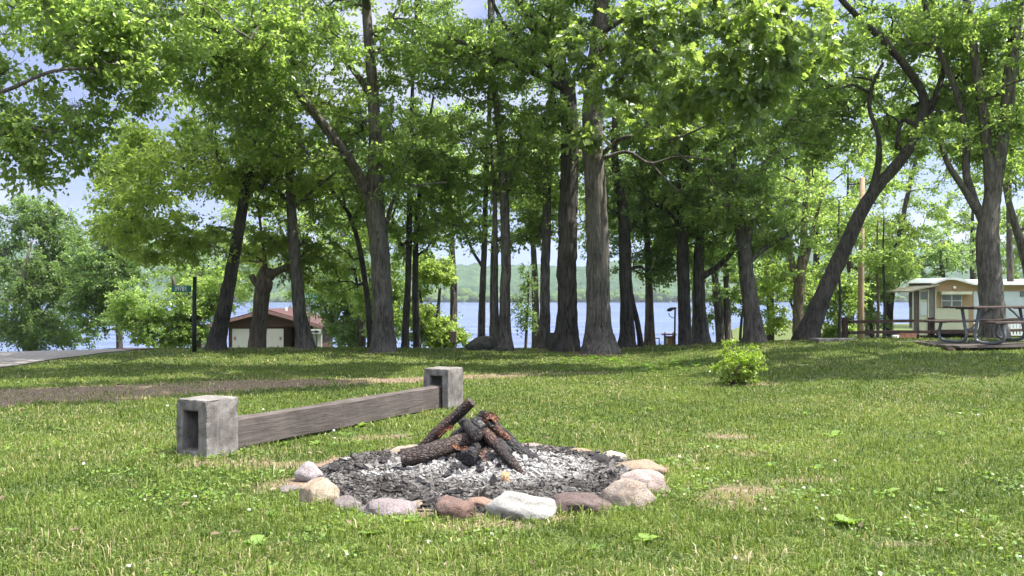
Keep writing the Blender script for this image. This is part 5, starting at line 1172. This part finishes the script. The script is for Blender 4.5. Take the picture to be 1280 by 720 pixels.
# ------------------------------------------------------------------ rail fence
d0, d1 = 25.6, 27.4
def fz(px, py, d): return P(px, py, d)
r0 = P(1060, 428, d0); r0[2] = float(G(r0[0], d0)); r_ = thing('rail_fence', 'low fence of two dark brown rails running behind the picnic table', 'fence', tuple(r0))
def rail(pa, pb, h, tk_):
    a = np.array(pa); b = np.array(pb); L = np.linalg.norm(b - a); mb = MB(); n_ = 14
    pts = a + (b - a) * np.linspace(0, 1, n_)[:, None]; pts[:, 2] += .012 * np.sin(np.linspace(0, 9, n_))
    u = unit((b - a) * np.array([1, 1, 0])); s_ = np.array([-u[1], u[0], 0]); V = []
    for p_ in pts:
        for (q, w_) in ((-1, -1), (1, -1), (1, 1), (-1, 1)): V.append(p_ + s_ * tk_ / 2 * q + np.array([0, 0, h / 2 * w_]) + rng.normal(0, .004, 3))
    f_ = np.array([[i_ * 4 + j_, (i_ + 1) * 4 + j_, (i_ + 1) * 4 + (j_ + 1) % 4, i_ * 4 + (j_ + 1) % 4] for i_ in range(n_ - 1) for j_ in range(4)])
    mb.add(V, [f_, np.array([[0, 1, 2, 3]]), np.array([[n_ * 4 - 1, n_ * 4 - 2, n_ * 4 - 3, n_ * 4 - 4]])], smooth=False); return mb
for (ya, yb) in ((402.5, 399.0), (416.0, 412.5)):
    rail(P(1061, ya, d0), P(1330, yb, d1), .085, .10).build('rail', RAIL, r_, r0)
for px, dd in ((1058, d0 - .05), (1166, d0 + .75), (1290, d1 - .2)):
    c = P(px, 400, dd); gz = float(G(c[0], dd)); tp = P(0, 397, dd)[2]; mb = MB(); mb.box((c[0], dd + .11, (gz - .2 + tp) / 2), (.15, .11, tp - gz + .2), None, .012, jit=.004); mb.build('post', RAIL, r_, r0)

# ------------------------------------------------------------------ deck and picnic table
TH = math.radians(-27); tc_ = P(1234, 428, 19.3); tz0 = float(G(tc_[0], 19.3)); DZ = P(0, 428, 19.3)[2]
RT = rotz(TH * -1); tcx, tcy = tc_[0] + .25, 19.3
dk = thing('deck', 'low weathered wooden platform under the picnic table', 'deck', (tcx, tcy, tz0))
for q in range(9):
    yy = -1.05 + q * .255; mb = MB(); ln = 4.6 + .25 * math.sin(q * 2.1); xo = .52 + .12 * math.sin(q * 3.3); mb.box((xo, yy, DZ - tz0 - .02), (ln, .235, .045), None, .008, jit=.003); mb.build('board', DECK, dk)
for yy in (-1.0, 0.0, .95):
    mb = MB(); mb.box((.3, yy, DZ - tz0 - .12), (4.5, .10, .15), None, .01); mb.build('joist', PLANK, dk)
dk.rotation_euler = (0, 0, math.radians(9))
pt = thing('picnic_table', 'long dark plank picnic table on bent steel tube legs', 'picnic table', (tcx - .02, tcy - .1, DZ + .005), None, math.radians(27))
for q in range(5):
    mb = MB(); mb.box((0, -.30 + q * .15, .765), (2.75, .138, .042), None, .006, jit=.0015); mb.build('top_plank', PLANK, pt)
for s_ in (-1, 1):
    for q in range(2):
        mb = MB(); mb.box((0, s_ * (.62 + q * .145), .455), (2.75, .135, .042), None, .006, jit=.0015); mb.build('seat_plank', PLANK, pt)
for e in (-.98, .98):
    for s_ in (-1, 1):
        pth = [(e, s_ * .20, .735), (e, s_ * .175, .60), (e, s_ * .13, .35), (e, s_ * .10, .16), (e, s_ * .14, .07), (e, s_ * .24, .035), (e, s_ * .45, .03), (e, s_ * .62, .04), (e, s_ * .73, .09), (e, s_ * .76, .20), (e, s_ * .73, .33), (e, s_ * .70, .43)]
        q = poly_resample(np.c_[np.array(pth), np.ones(len(pth))], .04)[:, :3]; mb = MB(); mb.tube(q, .034, 10); mb.build('leg', GALV, pt)
    mb = MB(); mb.box((e, 0, .735), (.05, .68, .03)); mb.build('crossbar', GALV, pt)
    for s_ in (-1, 1):
        mb = MB(); mb.box((e, s_ * .69, .428), (.05, .30, .02)); mb.build('seat_bracket', GALV, pt)
    mb = MB(); sg = 1 if e > 0 else -1; mb.tube([(e, 0, .30), (e - sg * .25, 0, .47), (e - sg * .50, 0, .635), (e - sg * .70, 0, .742)], .018, 8); mb.build('brace', GALV, pt)
    mb = MB(); mb.box((e, 0, .30), (.03, .27, .03)); mb.build('tie', GALV, pt)

# ------------------------------------------------------------------ caravan with screen porch
def caravan():
    d = 39.0; m_ = d / F; X = lambda px: (px - 1169) * m_; z0 = float(G((1230 - 640) * m_, d)); Z = lambda py: CH - (py - HZ) * m_ - z0
    x0 = (1169 - 640) * m_; root = thing('caravan', 'tan and cream static caravan with a white roof and a porch on its left', 'caravan', (x0, d, z0))
    TAN = simple('caravan_tan', (.30, .20, .095), .55, .10, 3); CRM = simple('caravan_cream', (.44, .44, .31), .55, .08, 3); WHb = simple('caravan_white', (.44, .48, .47), .5, .08, 3); RFW = simple('caravan_roof', (.72, .72, .70), .5, .08, 4); DK = simple('porch_dark', (.085, .068, .062), .7, .2, 6); GRY = simple('porch_grey', (.15, .135, .13), .7, .2, 6)
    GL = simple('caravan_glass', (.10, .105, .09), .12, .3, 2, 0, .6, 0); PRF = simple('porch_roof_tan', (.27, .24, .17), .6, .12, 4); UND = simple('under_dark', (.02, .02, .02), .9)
    xe = X(1420); dep = 2.6
    mb = MB(); mb.prism([(X(1169), Z(385)), (X(1216), Z(385)), (X(1216), Z(364)), (xe, Z(364)), (xe, Z(356)), (X(1214), Z(356)), (X(1204), Z(352.5)), (X(1190), Z(349.8)), (X(1180), Z(350.0)), (X(1169), Z(353))], 0, dep); bd = mb.build('body', TAN, root)
    mb = MB(); mb.prism([(X(1169.3), Z(412)), (X(1211), Z(412)), (X(1211), Z(385.2)), (X(1169.3), Z(385.2))], .01, dep - .02); mb.build('lower_panel', CRM, root)
    mb = MB(); mb.box(((X(1211) + X(1216.5)) / 2, .6, (Z(419) + Z(385)) / 2), (X(1216.5) - X(1211) - .01, 1.2, Z(385) - Z(419))); mb.build('corner_post', TAN, root)
    mb = MB(); mb.prism([(X(1217), Z(412)), (xe - .02, Z(412)), (xe - .02, Z(364.2)), (X(1217), Z(364.2))], .012, dep - .03); mb.build('side_panel', WHb, root)
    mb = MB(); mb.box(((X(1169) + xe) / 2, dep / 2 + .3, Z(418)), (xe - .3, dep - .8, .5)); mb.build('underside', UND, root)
    ro = [(X(1164), Z(353.5)), (X(1172), Z(350)), (X(1181), Z(347.2)), (X(1192), Z(347.2)), (X(1206), Z(350.5)), (X(1216), Z(354)), (xe + .2, Z(354)), (xe + .2, Z(356.3)), (X(1215), Z(356.3)), (X(1204), Z(353)), (X(1191), Z(349.6)), (X(1181), Z(349.8)), (X(1172), Z(352.6)), (X(1164), Z(355.5))]
    # the roof: curved front edge plus a long sheet falling slightly toward the viewer
    mb = MB(); mb.prism(ro, -.25, .0); rf = mb.build('roof', RFW, root)
    def lift(q): q = q.copy(); q[:, 2] += np.maximum(0, q[:, 1]) * .085 * np.clip((q[:, 0] - X(1190)) / 1.0, .15, 1); return q
    mb = MB(); mb.prism(ro[:7] + [(p_[0], p_[1] - .02) for p_ in ro[:7]][::-1], .001, dep + .2, lift); mb.build('roof_sheet', RFW, rf)
    wx0, wx1, wz0, wz1 = X(1176), X(1202), Z(384), Z(367.8)
    mb = MB(); mb.box(((wx0 + wx1) / 2, -.02, (wz0 + wz1) / 2), (wx1 - wx0, .05, wz1 - wz0), None, .01); wf = mb.build('window', simple('window_frame', (.42, .43, .40), .5), root)
    for (a, b) in ((.05, .46), (.54, .95)):
        for (e, f_) in ((.08, .46), (.54, .94)):
            mb = MB(); mb.box((wx0 + (wx1 - wx0) * (a + b) / 2, -.048, wz0 + (wz1 - wz0) * (e + f_) / 2), ((wx1 - wx0) * (b - a), .012, (wz1 - wz0) * (f_ - e))); mb.build('pane', GL, wf)
    mb = MB(); mb.prism([(X(1173), Z(368)), (X(1211), Z(368)), (X(1211), Z(364.5)), (X(1173), Z(364.5))], -.30, -.005); mb.build('window_shade', CRM, root)
    mb = MB(); mb.add(IV * .07 + np.array([X(1192), -.07, Z(359.5)]), IF); mb.build('porch_light', RFW, root)
    mb = MB(); mb.box((X(1278.5), -.01, Z(367.5)), (.22, .05, .22)); mb.build('side_window', GL, root)
    # porch on the left
    mb = MB(); mb.prism([(X(1132), Z(365.5)), (X(1170), Z(357.0)), (X(1170), Z(355.3)), (X(1132), Z(363.6))], -.3, 2.4); mb.build('porch_roof', PRF, root)
    for (a, b, t_, mt, nm) in ((1141, 1149, 364.5, DK, 'porch_panel'), (1149.3, 1159.7, 362.3, CRM, 'porch_door'), (1160, 1168.7, 360.3, GRY, 'porch_panel')):
        mb = MB(); mb.prism([(X(a), Z(419)), (X(b), Z(419)), (X(b), Z(t_ - 1.0)), (X(a), Z(t_ + .8))], .0, .08); o_ = mb.build(nm, mt, root)
        if nm == 'porch_door':
            mb = MB(); mb.box(((X(a) + X(b)) / 2, -.01, (Z(365) + Z(374)) / 2), ((b - a - 2) * m_, .03, 9 * m_)); mb.build('pane', GL, o_)
            mb = MB(); mb.box(((X(a) + X(b)) / 2, -.01, (Z(378) + Z(394)) / 2), ((b - a - 2) * m_, .03, 16 * m_)); mb.build('panel', WHb, o_)
    for px in (1140.6, 1149.1, 1159.8, 1168.9):
        mb = MB(); mb.box((X(px), -.03, (Z(419) + Z(361)) / 2), (.045, .055, Z(361.8 if px > 1145 else 364.5) - Z(419))); mb.build('porch_post', CRM, root)
    mb = MB(); mb.box((X(1155), 1.2, Z(419)), (1.0, 2.3, .12)); mb.build('porch_floor', DK, root)
    return d, m_
caravan()
# white picket rail in front of the caravan
d = 37.5; m_ = d / F; c = P(1217, 420, d); z = float(G(c[0], d)); r_ = thing('picket_rail', 'low white picket railing along the foot of the caravan', 'railing', (c[0], d, z)); WP = simple('picket_white', (.70, .70, .68), .6, .06, 9)
zt = P(0, 403, d)[2] - z; zb = P(0, 419.5, d)[2] - z
for zz in (zt - .03, (zt + zb) / 2, zb + .03):
    mb = MB(); mb.box((3.2, .0, zz), (6.4, .04, .07)); mb.build('rail', WP, r_)
for q in range(46):
    mb = MB(); mb.box((.05 + q * .14, -.032, (zt + zb) / 2), (.085, .02, zt - zb)); mb.build('picket', WP, r_)
# red-brown block and small white bucket by the porch
d = 37.0; c = P(1133, 422, d); z = float(G(c[0], d)); mb = MB()
for q in range(3):
    for k_ in range(2): mb.box((-.24 + q * .24 + .05 * k_, 0, P(0, 420 - 4.6 * k_, d)[2]), (.23, .3, .145), None, .008, jit=.002)
c[2] = 0; o = mb.build('brick_stack', simple('red_brick', (.28, .13, .09), .85, .25, 14)); o.location = (c[0], d, 0); tag(o, 'knee-high stack of red-brown blocks left of the porch', 'bricks')
d = 36.5; c = P(1119.5, 422, d); mb = MB(); zt = P(0, 419, d)[2]; zb = P(0, 425, d)[2]; mb.tube([[0, 0, zb], [0, 0, (zb + zt) / 2], [0, 0, zt]], [.10, .115, .13], 14); o = mb.build('bucket', WHT); o.location = (c[0], d, 0); tag(o, 'small white bucket on the grass before the brick stack', 'bucket')
